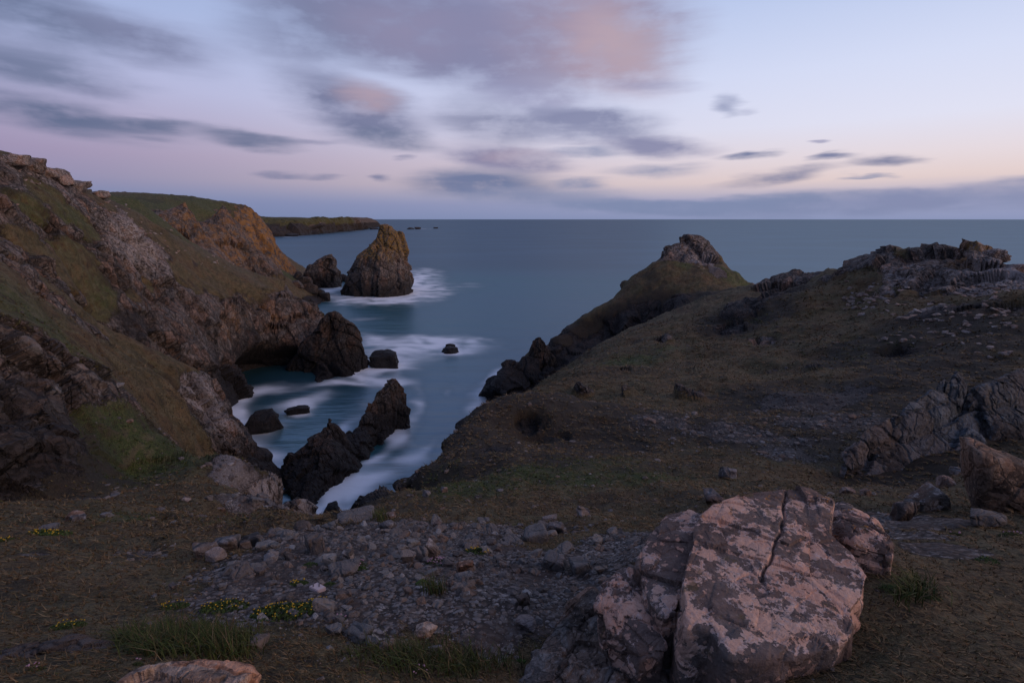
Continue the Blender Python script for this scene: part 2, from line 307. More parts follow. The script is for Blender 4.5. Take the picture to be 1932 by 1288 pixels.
# patches of ground, each a spot (photo point of its middle, radius in metres, strength)
PATCH = {
 'rock': [(120, 450, 4, .8), (200, 500, 5, .8), (320, 520, 4, .7), (170, 560, 4, .8), (330, 595, 6, .9), (80, 610, 2.5, .8), (300, 700, 3, .8), (320, 770, 3, .8), (210, 700, 2.5, .8), (60, 430, 4, .7), (230, 540, 4, .7), (350, 660, 5, .9), (20, 560, 2.5, .8), (150, 690, 2.5, .8), (380, 850, 2, .6),
          (1180, 700, 1.2, .7), (1300, 750, 1.5, .7), (1100, 740, 1.5, .7), (1000, 800, 1.5, .7), (1250, 640, 2, .7), (1450, 690, 1.5, .7), (1330, 690, 1.2, .7), (1550, 700, 1.5, .7), (1600, 640, 2.5, .7), (940, 840, 1.2, .7), (1060, 830, 1, .6), (1440, 640, 2, .7),(60, 720, 7, 1), (120, 840, 4, 1), (180, 800, 3.5, 1), (30, 880, 4, 1), (200, 880, 2.5, .8), (370, 740, 5, .9), (390, 790, 4, .9), (430, 330, 1, 0),
          (230, 600, 8, .8), (300, 620, 9, .8), (350, 570, 8, .6), (420, 620, 10, 1), (480, 620, 12, 1), (560, 600, 10, 1), (430, 700, 10, 1), (30, 340, 10, .8), (90, 335, 8, .8), (150, 370, 10, .5), (50, 530, 3, .8), (60, 560, 2.5, .9), (0, 500, 4, .9),
          (230, 480, 7, .5), (300, 500, 8, .6), (100, 440, 5, .4), (260, 440, 7, .7), (40, 410, 6, .5),
          (440, 450, 26, 1), (380, 430, 20, 1), (500, 460, 26, 1), (520, 500, 20, 1), (590, 545, 14, 1),
          (1130, 610, 8, 1), (1200, 600, 9, 1), (1060, 660, 9, 1), (1000, 700, 12, 1), (960, 740, 10, 1), (1270, 575, 6, .9), (1300, 465, 9, .7), (1260, 475, 7, .8), (1335, 480, 6, .7), (1100, 640, 8, 1), (1170, 570, 4, .4),
          (1440, 570, 6, .9), (1400, 590, 4, .8), (1490, 530, 6, .8), (1380, 620, 2.5, .9), (1800, 490, 8, .9), (1880, 510, 8, .9), (1700, 500, 6, .6), (1600, 510, 6, .8), (1640, 560, 5, .6), (1750, 590, 4, .7), (1900, 580, 5, .6), (1700, 660, 3, .7), (1180, 745, 2.5, .5), (1140, 800, 2, .5),
          (1850, 780, 3.5, .9), (1750, 830, 2.5, .8), (700, 950, 1.5, .6), (555, 945, 1.4, .6)],
 'scree': [(700, 1060, 3, 1), (800, 1050, 3, 1), (560, 1060, 2, .9), (650, 1010, 2.5, 1), (750, 1000, 3, .9), (870, 1080, 2.0, 1), (950, 1070, 1.8, .9), (1000, 1130, 1.2, .8), (820, 1140, 1.1, .7), (1100, 1050, 1.6, .9), (1130, 1120, .9, 1), (1180, 1020, 1.6, .8), (1000, 1000, 2.2, .6), (900, 1000, 2, .7),
           (480, 1080, 1.0, .6), (300, 1040, 1.2, .5), (130, 940, 2, .6), (80, 1040, 1.0, .5), (640, 1130, .9, .6), (700, 1180, .7, .6), (920, 1190, .6, .7), (720, 1230, .3, .4), (1660, 980, 1.6, .9), (1720, 1010, .8, .7), (1780, 1040, .6, .6), (500, 950, 2.5, .7), (450, 900, 2.5, .8), (540, 950, 2, .8),
           (1250, 800, 3, .6), (1400, 820, 4, .7), (1500, 760, 4, .8), (1550, 800, 3.5, .8), (1600, 740, 3, .6), (1500, 850, 2.5, .6), (1650, 800, 3, .7), (1350, 740, 3, .4), (780, 900, 1.6, .4), (1355, 515, 2.5, .9), (1335, 495, 2, .9), (1345, 505, 2, .8)],
 'green': [(250, 865, 3, .9), (240, 900, 3, .6), (540, 515, 14, .9), (470, 500, 12, .7), (380, 460, 14, .6), (300, 390, 25, .8), (380, 385, 25, .7), (250, 385, 20, .7), (60, 400, 8, .5), (130, 410, 8, .5), (200, 560, 6, .5), (330, 560, 6, .6), (100, 620, 3, .7),
           (1190, 680, 5, .9), (1150, 695, 4, .7), (1250, 660, 4, .4), (1385, 520, 5, 1), (1400, 530, 5, .8), (1420, 600, 3, .7), (1660, 650, 5, .5), (1080, 900, 3, .7), (1000, 890, 3, .7), (900, 920, 2.5, .7), (1200, 890, 2.5, .7), (830, 910, 2, .7), (1150, 870, 3, .5), (300, 1220, .35, .9), (350, 1210, .35, .9), (400, 1200, .4, .6), (520, 1150, .7, .7),
           (250, 980, 1, .5), (280, 690, 2, .5), (210, 970, 1, .5), (1700, 1110, .22, .9), (1290, 500, 3, .6), (860, 1260, .25, .5), (450, 980, 1.6, .5), (1270, 470, 3, .6), (1000, 990, 2, .4)],
 'orange': [(490, 440, 22, 1), (520, 480, 20, 1), (470, 400, 14, 1), (430, 430, 22, .6), (370, 430, 16, .7), (540, 500, 14, .9), (450, 480, 14, .6), (1845, 470, 3, .9), (55, 310, 3, .6), (510, 590, 5, .5), (440, 610, 6, .35), (380, 700, 1.5, .6), (1290, 455, 3, .4), (600, 570, 5, .4)],
 'pale': [(370, 740, 5, .9), (390, 780, 4, .9), (230, 480, 6, .7), (260, 450, 7, .8), (300, 500, 8, .4), (1330, 490, 5, .9), (1300, 470, 5, .6), (1640, 540, 5, .8), (1620, 570, 4, .8), (1750, 580, 5, .7), (1860, 540, 6, .7), (1890, 500, 5, .9), (1800, 520, 6, .5), (450, 900, 2.5, .9), (500, 930, 2.5, .9), (540, 950, 2, .7), (420, 885, 2, .7), (1440, 570, 4, .4), (1780, 620, 3, .6), (90, 340, 6, .5), (410, 490, 4, .4)],
 'grass': [(200, 660, 6, 1), (280, 680, 6, 1), (100, 600, 6, .8), (1200, 540, 8, 1), (1280, 520, 8, 1), (470, 520, 14, 1), (540, 520, 12, 1), (400, 480, 14, 1), (1150, 760, 10, .8), (1400, 680, 10, .8), (300, 385, 24, 1), (150, 530, 8, 1), (120, 560, 6, 1), (480, 555, 8, .6),
           (250, 720, 3.5, .8), (300, 760, 3.5, .8), (350, 830, 3, .8), (280, 850, 3, 1), (330, 900, 3, 1), (230, 660, 4, .9), (150, 620, 3, .9), (60, 460, 4, .8), (160, 490, 4, .8), (350, 520, 6, .9), (250, 560, 3, .7), (400, 540, 7, 1), (110, 510, 5, .9), (150, 420, 5, .8), (60, 390, 5, .7), (330, 470, 8, .9), (380, 870, 3, .8), (250, 930, 3, 1), (100, 380, 6, .8),
           (1150, 570, 7, 1), (1100, 605, 5, 1), (1060, 635, 4, .8), (1230, 520, 8, 1), (1350, 540, 8, 1), (1600, 600, 8, .9), (1550, 560, 8, .9)],
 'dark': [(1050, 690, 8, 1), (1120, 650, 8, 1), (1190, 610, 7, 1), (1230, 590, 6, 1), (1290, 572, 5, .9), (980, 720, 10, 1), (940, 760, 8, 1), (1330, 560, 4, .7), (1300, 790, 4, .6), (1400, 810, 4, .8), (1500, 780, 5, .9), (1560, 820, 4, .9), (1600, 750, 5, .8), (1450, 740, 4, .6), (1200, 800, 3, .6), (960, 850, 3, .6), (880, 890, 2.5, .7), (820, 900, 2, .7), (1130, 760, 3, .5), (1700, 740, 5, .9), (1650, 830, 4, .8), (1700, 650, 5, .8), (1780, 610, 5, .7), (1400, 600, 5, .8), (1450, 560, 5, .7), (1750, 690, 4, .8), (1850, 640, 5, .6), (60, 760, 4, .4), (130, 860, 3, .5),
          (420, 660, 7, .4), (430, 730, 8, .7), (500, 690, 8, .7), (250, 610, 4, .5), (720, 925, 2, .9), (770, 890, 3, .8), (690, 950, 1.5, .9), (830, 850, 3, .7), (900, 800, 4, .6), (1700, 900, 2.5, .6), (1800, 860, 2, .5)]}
PW = {}
for k, L in PATCH.items():
    L = np.array(L, float); L[:, 2] *= np.where((L[:, 1] > 870) & (L[:, 0] < 1300) & (k != 'grass'), .58, np.where((L[:, 1] > 650) & (L[:, 0] > 850), .72, 1.0)) * (1.35 if k == 'dark' else 1.0); L[:, 3] *= 1.25 if k == 'dark' else 1.0; PW[k] = (hits(L[:, :2]), L[:, 2], L[:, 3])
def patch(k, X, Y, Z=None):
    out = np.zeros(len(X), np.float32)
    w, r, s = PW[k]
    for (c, rr, st) in zip(w, r, s):
        d = np.sqrt((X - c[0]) ** 2 + (Y - c[1]) ** 2 + (0 if Z is None else (Z - c[2]) ** 2)) / rr
        out = np.maximum(out, st * np.exp(-(d * d) * .8))
    return out

# ------------------------------------------------------------------ ground mesh: rings round the camera, closer where a slope faces it
def build_ground():
    OX, OY = 0.0, -1.0
    inner = np.linspace(-54, 54, 1080); step_ = 108 / 1079
    outer = []; a = 54.0; s = step_
    while a < 176: s = min(s * 1.12, 4.0); a += s; outer.append(min(a, 180.0))
    outer = np.array(outer); outer = outer[outer < 179]
    az = np.radians(np.concatenate([-outer[::-1], inner, outer])); NA = len(az)
    M, NR = 620, 640
    rr = np.exp(np.linspace(math.log(.55), math.log(470), M))
    X = OX + np.sin(az)[:, None] * rr; Y = OY + np.cos(az)[:, None] * rr
    Z = base_z(X, Y)
    Zs = np.maximum(Z, -3)
    elv = np.arctan2(Zs - H, np.hypot(X, Y))
    ds = np.abs(np.diff(elv, axis=1)) * np.where(np.diff(elv, axis=1) > 0, 1.0, .35) + .05 * np.diff(np.log(rr))[None, :]
    ds *= np.where(Z[:, 1:] < -2.5, .12, 1.0)
    k = np.exp(-.5 * (np.arange(-12, 13) / 5.0) ** 2); k /= k.sum()
    pad = np.pad(ds, ((12, 12), (0, 0)), mode='edge'); ds = sum(k[i] * pad[i:i + NA] for i in range(25))
    pad = np.pad(ds, ((0, 0), (6, 6)), mode='edge'); ds = sum(pad[:, i:i + ds.shape[1]] for i in range(13)) / 13
    cum = np.concatenate([np.zeros((NA, 1)), np.cumsum(ds, 1)], 1)
    R = np.empty((NA, NR))
    for i in range(NA): R[i] = np.interp(np.linspace(0, cum[i, -1], NR), cum[i], rr)
    X = OX + np.sin(az)[:, None] * R; Y = OY + np.cos(az)[:, None] * R
    Z = base_z(X, Y); Z = np.maximum(Z, -5)
    V = np.stack([X.ravel(), Y.ravel(), Z.ravel()], 1).astype(np.float32)
    N = -normals_grid(V, NA, NR); N *= np.sign(N[:, 2:3] + 1e-6)
    slope = np.sqrt(N[:, 0] ** 2 + N[:, 1] ** 2) / np.maximum(N[:, 2], .05)
    dist = np.hypot(V[:, 0], V[:, 1]); x, y, z = V.T
    nz = fbm(V, 14, 4, 3); nz2 = fbm(V, 3.0, 3, 41)
    pr, pg = patch('rock', x, y, z), patch('grass', x, y, z)
    rock = sst(slope + nz * .45 + nz2 * .2, 1.1, 1.6)
    rock = np.maximum(rock, sst(pr + nz * .28 + nz2 * .18, .34, .6)) * (1 - .85 * sst(pg + nz2 * .2, .3, .7))
    rock = np.maximum(rock, sst(5.5 + nz * 4 - z, 0, 2.5) * (dist > 25))
    # grassy ground: hummocks; rocky ground: broken blocks
    W = V.copy(); W[:, 2] *= .8
    far = sst(dist, 6, 14)
    disp = (1 - rock) * (fbm(V, 5, 3, 5) * .5 * far * np.minimum(dist / 30, 1.6) + fbm(V, 1.1, 3, 6) * .16 * sst(dist, 3, 10) + fbm(V, .35, 2, 8) * .035)
    ridx = np.nonzero(rock > .02)[0]; rp = V[ridx]; rd = dist[ridx]; acc = np.zeros(len(ridx), np.float32)
    warp = np.stack([fbm(rp, 4, 2, 51), fbm(rp, 4, 2, 52), fbm(rp, 4, 2, 53)], 1)
    tilt = np.array([[.86, .0, .5], [.15, .95, -.27], [-.48, .3, .82]], np.float32)
    crack = np.zeros(len(ridx), np.float32)
    Gv = V.reshape(NA, NR, 3); sp = np.maximum(np.linalg.norm(np.gradient(Gv, axis=0), axis=-1), np.linalg.norm(np.gradient(Gv, axis=1), axis=-1)).ravel()[ridx]
    for s, amp, asp in ((13, .10, (1, 1, 1.2)), (5.5, .13, (1, 1, 1.1)), (2.2, .15, (1, 1, .9)), (.85, .15, (1, 1, .8)), (.32, .13, (1, 1, .8))):
        w = sst(rd, s * 2.2, s * 5) * sst(s / sp, 2.5, 5.5)
        k_ = np.nonzero(w > .01)[0]
        if not len(k_): continue
        v_, e_ = facet(((rp[k_] + warp[k_] * s * .25) @ tilt.T) / (np.array(asp, np.float32) * s), int(s * 10))
        acc[k_] += w[k_] * s * amp * v_; crack[k_] += w[k_] * sst(e_, .12, .0) * .35
        acc[k_] -= w[k_] * s * .05 * sst(e_, .14, 0)
    acc += fbm(rp, .9, 4, 71) * .22 * np.minimum(rd / 25, 1)
    disp[ridx] += rock[ridx] * acc
    # the cave at the foot of the cliff and hollows under the right headland
    for (px, py, r, d) in ((520, 700, 9, -9), (500, 696, 6, -6), (1225, 600, 6, -2.5), (1120, 625, 7, -2.5)):
        c = hits([(px, py)])[0]; q = np.sqrt((x - c[0]) ** 2 + (y - c[1]) ** 2 + ((z - c[2]) * 1.4) ** 2) / r
        disp += d * np.exp(-q ** 4)
    Nd = N.copy(); Nd[:, 2] = Nd[:, 2] * .6; Nd /= np.linalg.norm(Nd, axis=1, keepdims=True)
    dirs = N * (1 - rock[:, None]) + Nd * rock[:, None]
    V2 = V + dirs * disp[:, None]
    under = (V[:, 2] < -3); V2[under] = V[under]
    gq = grid_quads(NA, NR)[:, ::-1]; me = mesh_np('ground', V2, gq); me.polygons.foreach_set('use_smooth', rock[gq[:, 0]] < .5)
    scr = sst(patch('scree', x, y, z) + fbm(V, 1.6, 3, 31) * .3 + nz2 * .1, .25, .62)
    grn = np.clip(patch('green', x, y, z) + nz2 * .25 + nz * .12, 0, 1)
    org = np.clip(patch('orange', x, y, z), 0, 1); pal = np.clip(patch('pale', x, y, z), 0, 1)
    ck = np.zeros(len(V), np.float32); ck[ridx] = crack
    attr(me, 'cover', np.stack([rock, scr, grn, np.ones_like(rock)], 1)); attr(me, 'tone', np.stack([org, pal, ck, np.clip(patch('dark', x, y, z) + nz2 * .2 + nz * .15, 0, 1)], 1))
    return me

# ------------------------------------------------------------------ materials
def new_mat(name):
    m = bpy.data.materials.new(name); m.use_nodes = True; T = NT(m.node_tree)
    b = T.n('ShaderNodeBsdfPrincipled'); T.t.links.new(b.outputs[0], T.n('ShaderNodeOutputMaterial').inputs[0])
    b.inputs['Specular IOR Level'].default_value = .25
    return m, T, b
def G(v): return (v[0], v[1], v[2], 1.0)

def rock_layers(T, p, cut=.65):
    """grey, brown and purple stone broken into tilted blocks; returns colour and relief"""
    n1 = T.noise(p, .35, 4, .6, .4); n2 = T.noise(p, 1.7, 5, .65, .6); n3 = T.noise(p, 7, 4, .7)
    w = T.v('ADD', p, T.v('SCALE', T.noise(p, .9, 3, .6, 0, True), scale=.9))
    w = T.n('ShaderNodeMapping', {'Vector': w, 'Rotation': (.5, .35, .3), 'Scale': (1, 1.15, .6)}).outputs[0]
    ca_ = T.sep(T.vor(w, .5, 'F1', 'Color')); cb_ = T.sep(T.vor(w, 1.9, 'F1', 'Color'))
    ea = T.step(T.vor(w, .5, 'DISTANCE_TO_EDGE'), .0, .06); eb = T.step(T.vor(w, 1.9, 'DISTANCE_TO_EDGE'), .0, .09)
    c = T.ramp(n1, [(.3, G((.070, .050, .040))), (.45, G((.150, .103, .078))), (.58, G((.105, .092, .086))), (.72, G((.215, .155, .118)))])
    c = T.mix(T.step(n2, .5, .66), c, G((.165, .145, .132)))
    c = T.mix(T.step(n2, .44, .32), c, G((.055, .040, .035)))
    c = T.mix(T.m('MULTIPLY', T.step(ca_[1], .7, .8), .55), c, G((.20, .105, .065)))
    tn = T.m('ADD', T.m('MULTIPLY_ADD', ca_[0], .7, .35), T.m('MULTIPLY_ADD', cb_[0], .8, -.1))
    c = T.v('SCALE', c, scale=T.m('MULTIPLY', tn, T.m('MULTIPLY_ADD', T.m('MULTIPLY', ea, eb), cut, 1 - cut)))
    c = T.mix(T.m('MULTIPLY', T.step(n3, .54, .68), .6), c, G((.29, .245, .215)))
    c = T.mix(T.m('MULTIPLY', T.step(n3, .46, .34), .75), c, G((.028, .022, .020)))
    blocks = T.m('ADD', T.m('MULTIPLY', T.m('MULTIPLY', ca_[2], ea), .9), T.m('MULTIPLY', T.m('MULTIPLY', cb_[2], eb), .38))
    return c, n1, T.m('MULTIPLY_ADD', blocks, .9, T.m('MULTIPLY', n2, .6)), n3

def ground_material():
    m, T, b = new_mat('ground_cover')
    geo = T.n('ShaderNodeNewGeometry'); p = geo.outputs['Position']
    cov = T.sep(T.n('ShaderNodeAttribute', attribute_name='cover').outputs['Color']); ton = T.sep(T.n('ShaderNodeAttribute', attribute_name='tone').outputs['Color'])
    rock, scree, green = cov[0], cov[1], cov[2]; org, pale, crack = ton[0], ton[1], ton[2]
    dark = T.n('ShaderNodeAttribute', attribute_name='tone').outputs['Alpha']
    pz = T.sep(p)[2]
    rc, n1, n2, n3 = rock_layers(T, p)
    # lichen
    pl = T.m('MULTIPLY', T.step(T.m('ADD', T.noise(p, 2.4, 5, .7), T.m('MULTIPLY', pale, .22)), .56, .66), T.m('ADD', T.m('MULTIPLY', pale, .8), .12))
    rc = T.mix(pl, rc, G((.40, .34, .315)))
    ol = T.m('MULTIPLY', T.step(T.m('ADD', T.noise(p, .4, 5, .7), T.m('MULTIPLY', org, .12)), .53, .66), org)
    rc = T.mix(T.m('MULTIPLY', ol, .85), rc, G((.30, .135, .030)))
    rc = T.mix(T.m('MULTIPLY', T.step(n3, .55, .7), T.m('MULTIPLY', org, .5)), rc, G((.36, .22, .13)))
    rc = T.mix(T.m('MULTIPLY', crack, .8, clamp=True), rc, G((.02, .017, .016)))
    wet = T.step(T.m('ADD', pz, T.m('MULTIPLY', n1, -9.0)), -.5, 4.5, 1.0, 0.0)
    rc = T.mix(T.m('MULTIPLY', wet, .9), rc, G((.014, .012, .012)))
    # turf
    g1 = T.noise(p, .22, 5, .6, .3); g2 = T.noise(p, 1.3, 5, .65, .3); g3 = T.noise(p, 9.0, 4, .7); g4 = T.noise(T.v('MULTIPLY', p, (1, 1, .35)), 38.0, 3, .7)
    gc = T.ramp(g1, [(.34, G((.105, .052, .024))), (.44, G((.155, .090, .042))), (.53, G((.085, .066, .028))), (.64, G((.190, .115, .056)))])
    gf = T.m('ADD', T.m('MULTIPLY', green, 1.1), T.m('MULTIPLY', T.m('SUBTRACT', g2, .5), 1.8))
    gc = T.mix(T.step(gf, .12, .72), gc, G((.062, .088, .020)))
    gc = T.mix(T.m('MULTIPLY', T.step(g2, .48, .62), .7), gc, G((.20, .15, .085)))
    gc = T.mix(T.m('MULTIPLY', T.step(g2, .46, .34), .8), gc, G((.040, .028, .016)))
    gc = T.mix(T.m('MULTIPLY', T.step(g3, .5, .36), .85), gc, G((.026, .019, .011)))
    gc = T.mix(T.m('MULTIPLY', T.step(g3, .56, .7), .6), gc, G((.24, .175, .10)))
    gc = T.mix(T.m('MULTIPLY', T.step(g4, .52, .68), .6), gc, G((.26, .19, .105)))
    gc = T.mix(T.m('MULTIPLY', T.step(g4, .48, .34), .7), gc, G((.022, .017, .010)))
    peat = T.step(T.noise(p, .12, 5, .65, .8), .56, .64)
    gc = T.mix(T.m('MULTIPLY', peat, .6), gc, G((.050, .036, .026)))
    gc = T.mix(1.0, gc, G((.74, .76, .72)), 'MULTIPLY')
    # bare stony soil
    vc = T.vor(T.v('ADD', p, T.v('SCALE', T.noise(p, 6, 2, .5, 0, True), scale=.1)), 13.0, 'F1', 'Color'); vd = T.vor(p, 13.0, 'F1', 'Distance'); vb = T.vor(p, 34.0, 'F1', 'Color')
    v1 = T.sep(vc)[0]; v2 = T.sep(vb)[1]
    scol = T.ramp(v1, [(0, G((.06, .043, .036))), (.35, G((.13, .098, .083))), (.6, G((.12, .108, .103))), (.85, G((.22, .18, .158))), (1, G((.34, .295, .27)))])
    scol = T.mix(T.step(vd, .35, .6), scol, G((.035, .026, .022)))
    scol = T.mix(T.step(v2, .8, .9), scol, G((.20, .17, .155)))
    scol = T.mix(T.step(g2, .55, .4, 0, .75), scol, G((.060, .041, .033)))
    scol = T.mix(T.m('MULTIPLY', pale, .5), scol, G((.26, .22, .205)))
    sm = T.step(T.m('ADD', scree, T.m('MULTIPLY', T.m('SUBTRACT', g3, .5), .9)), .35, .6)
    col = T.mix(sm, gc, scol)
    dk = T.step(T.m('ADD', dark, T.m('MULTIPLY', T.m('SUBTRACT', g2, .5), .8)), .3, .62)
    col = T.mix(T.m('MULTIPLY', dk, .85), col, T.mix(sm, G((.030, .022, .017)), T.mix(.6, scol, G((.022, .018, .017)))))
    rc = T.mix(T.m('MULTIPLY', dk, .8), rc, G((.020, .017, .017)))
    rm = T.step(T.m('ADD', rock, T.m('MULTIPLY', T.m('SUBTRACT', n3, .5), 1.1)), .44, .54)
    col = T.mix(rm, col, rc)
    T.put(b.inputs['Base Color'], col); T.put(b.inputs['Roughness'], T.m('SUBTRACT', .92, T.m('MULTIPLY', wet, .25)))
    hr = T.m('ADD', T.m('MULTIPLY', n2, .7), T.m('ADD', T.m('MULTIPLY', n3, .16), T.m('MULTIPLY', T.noise(p, 30, 4, .7), .04)))
    hg = T.m('ADD', T.m('MULTIPLY', g2, .30), T.m('ADD', T.m('MULTIPLY', g3, .12), T.m('MULTIPLY', g4, .05)))
    hs = T.m('ADD', T.m('MULTIPLY', T.m('SUBTRACT', 1.0, vd), .05), T.m('MULTIPLY', T.noise(p, 30, 3, .6), .02))
    hh = T.m('ADD', T.m('MULTIPLY', hr, rm), T.m('MULTIPLY', T.m('SUBTRACT', 1.0, rm), T.m('ADD', T.m('MULTIPLY', hs, sm), T.m('MULTIPLY', hg, T.m('SUBTRACT', 1.0, sm)))))
    bp = T.n('ShaderNodeBump', {'Height': hh, 'Strength': .85, 'Distance': .8})
    T.put(b.inputs['Normal'], bp.outputs[0])
    return m
MAT_GROUND = ground_material()
ground = obj('ground', build_ground(), MAT_GROUND, kind='structure')
bpy.context.view_layer.update()

# ------------------------------------------------------------------ sea
FOAM = [  # px, py, rx, ry, turn, amount
 (785, 535, 48, 22, -10, .95), (745, 562, 70, 9, -6, .9), (690, 563, 60, 6, 4, .6), (800, 512, 36, 9, 0, .45), (626, 546, 22, 9, -20, .7), (640, 570, 30, 6, 0, .45), (880, 540, 60, 10, -4, .28), (690, 601, 50, 5, -4, .3), (770, 552, 60, 12, 0, .7),
 (790, 655, 120, 17, -4, .8), (850, 652, 70, 15, 0, .85), (725, 690, 60, 24, -12, .95), (700, 640, 50, 12, 8, .55), (730, 715, 50, 10, 0, .7), (700, 705, 22, 14, 0, .8), (760, 640, 50, 8, 0, .5),
 (520, 733, 60, 9, 0, .6), (470, 752, 40, 14, -28, .75), (435, 800, 24, 38, 20, .75), (560, 762, 62, 13, -10, .75), (440, 840, 50, 24, 22, .95), (500, 870, 70, 26, 22, .6), (470, 815, 50, 16, 12, .45), (600, 725, 90, 5, 0, .6), (520, 800, 60, 14, -14, .35),
 (775, 775, 16, 46, 12, .6), (760, 820, 22, 20, 30, .45), (655, 800, 24, 22, -45, .5), (690, 770, 20, 40, 38, .3),
 (925, 745, 26, 34, 20, .75), (905, 765, 22, 16, 0, .6), (940, 715, 20, 16, 0, .5), (850, 737, 16, 14, 20, .3), (935, 788, 40, 10, -35, .5),
 (630, 950, 40, 36, -35, .95), (675, 925, 60, 26, -35, .8), (740, 890, 80, 18, -35, .6), (720, 860, 90, 10, -38, .45), (800, 850, 50, 9, -35, .45), (610, 970, 40, 20, 0, .9), (560, 900, 60, 10, 25, .4), (660, 970, 50, 20, -35, .8),
 (560, 443, 20, 2, 0, .6), (600, 440, 40, 1.6, -4, .5), (660, 436, 40, 1.4, -3, .4), (790, 432, 40, 1.2, 0, .4), (545, 446, 14, 2, 0, .6),
 (488, 812, 46, 9, 0, .8), (559, 780, 30, 6, 0, .7), (725, 691, 38, 9, 0, .85), (849, 664, 26, 5, 0, .8), (705, 562, 66, 7, 0, .8), (612, 546, 34, 5, 0, .6), (640, 915, 30, 8, -38, .6), (700, 870, 40, 8, -40, .5), (750, 812, 18, 9, -40, .6), (545, 905, 30, 9, 40, .5), (650, 722, 60, 5, 0, .6), (455, 768, 26, 9, -35, .7), (415, 812, 14, 22, 10, .7), (925, 768, 22, 9, 20, .7), (945, 705, 14, 20, 40, .5)]
TEAL = [(600, 860, 120, 50, -20, .9), (720, 880, 90, 30, -35, .8), (760, 650, 160, 30, 0, .6), (560, 780, 120, 40, -10, .6), (830, 620, 260, 50, 0, .4), (850, 560, 300, 40, 0, .45), (900, 530, 260, 22, 0, .5), (850, 730, 140, 60, 0, .35), (1080, 540, 260, 30, 0, .3)]
def build_sea():
    az = np.radians(np.concatenate([np.linspace(-178, -47, 30)[:-1], np.linspace(-46, 50, 360), np.linspace(51, 178, 30)[1:]]))
    rr = np.concatenate([np.exp(np.linspace(math.log(30), math.log(420), 260)), np.exp(np.linspace(math.log(424), math.log(3200), 70)), np.exp(np.linspace(math.log(3400), math.log(90000), 40))])
    NA, NR = len(az), len(rr)
    X = (np.sin(az)[:, None] * rr).ravel(); Y = (np.cos(az)[:, None] * rr).ravel()
    V = np.stack([X, Y, 0 * X], 1).astype(np.float32)
    near = np.nonzero((np.hypot(X, Y) < 3300) & (Y > 20))[0]
    q = V[near]; d = np.hypot(q[:, 0], q[:, 1])
    wx = fbm(q, 14, 3, 61); wy = fbm(q, 14, 3, 62)
    def field(L, warp):
        out = np.zeros(len(q), np.float32)
        for (px, py, rx, ry, rot, am) in L:
            c = np.array(S(px, py)); cr, sr = math.cos(math.radians(rot)), math.sin(math.radians(rot))
            u = (np.array(S(px + rx * cr, py + rx * sr)) - np.array(S(px - rx * cr, py - rx * sr))) / 2
            w = (np.array(S(px - ry * sr, py + ry * cr)) - np.array(S(px + ry * sr, py - ry * cr))) / 2
            det = u[0] * w[1] - u[1] * w[0]; ox, oy = q[:, 0] + wx * warp - c[0], q[:, 1] + wy * warp - c[1]
            a = (ox * w[1] - oy * w[0]) / det; b = (u[0] * oy - u[1] * ox) / det
            out = out + (1 - out) * am * np.exp(-(a * a + b * b) * .9)
        return out
    fo = field(FOAM, 4.0); te = field(TEAL, 6.0)
    st = fbm(np.stack([q[:, 0] * .7 + wx * 4, q[:, 1] * 1.0 + wy * 4, 0 * d], 1), 7, 3, 63)
    # foam gathers where the land meets the water
    fo = np.clip(fo * (.92 + st * 1.0) - .06, 0, 1)
    F_ = np.zeros(len(V), np.float32); Tt = np.zeros(len(V), np.float32); F_[near] = fo; Tt[near] = te
    me = mesh_np('sea', V, grid_quads(NA, NR)[:, ::-1])
    attr(me, 'foam', np.stack([F_, Tt, 0 * F_, 0 * F_ + 1], 1))
    return me
def sea_material():
    m, T, b = new_mat('sea_water')
    p = T.n('ShaderNodeNewGeometry').outputs['Position']; at = T.sep(T.n('ShaderNodeAttribute', attribute_name='foam').outputs['Color'])
    n = T.noise(T.v('MULTIPLY', p, (.10, .28, 0)), 1.0, 5, .6, .6)
    big = T.noise(T.v('MULTIPLY', p, (.004, .012, 0)), 1.0, 4, .55, .5)
    body = T.mix(T.m('MULTIPLY', at[1], .9), G((.005, .032, .043)), G((.009, .104, .104)))
    body = T.mix(T.step(big, .42, .66, 0, .55), body, G((.020, .066, .098)))
    fm = T.m('MULTIPLY', at[0], T.step(n, .2, .75, .88, 1.1), clamp=True)
    col = T.mix(T.step(fm, .02, .95), body, G((.82, .84, .86)))
    far = T.noise(T.v('MULTIPLY', p, (.03, .16, 0)), 1.0, 5, .65, .3)
    h = T.m('ADD', T.m('MULTIPLY', far, 1.0), T.m('MULTIPLY', n, .15))
    nrm = T.n('ShaderNodeBump', {'Height': h, 'Strength': .4, 'Distance': 1.6}).outputs[0]
    dif = T.n('ShaderNodeBsdfDiffuse', {'Color': col, 'Normal': nrm}); glo = T.n('ShaderNodeBsdfGlossy', {'Color': G((.74, .88, 1.0)), 'Roughness': .3, 'Normal': nrm})
    fr = T.n('ShaderNodeFresnel', {'IOR': 1.33, 'Normal': nrm}).outputs[0]
    fac = T.m('MULTIPLY', T.m('MULTIPLY', T.m('POWER', fr, 1.8), .26), T.m('SUBTRACT', 1.0, T.m('MULTIPLY', fm, .8)))
    mx = T.n('ShaderNodeMixShader', {0: fac, 1: dif.outputs[0], 2: glo.outputs[0]})
    out = [q for q in T.t.nodes if q.type == 'OUTPUT_MATERIAL'][0]; T.t.links.new(mx.outputs[0], out.inputs[0]); T.t.nodes.remove(b)
    return m
sea = obj('sea', build_sea(), sea_material(), kind='structure')

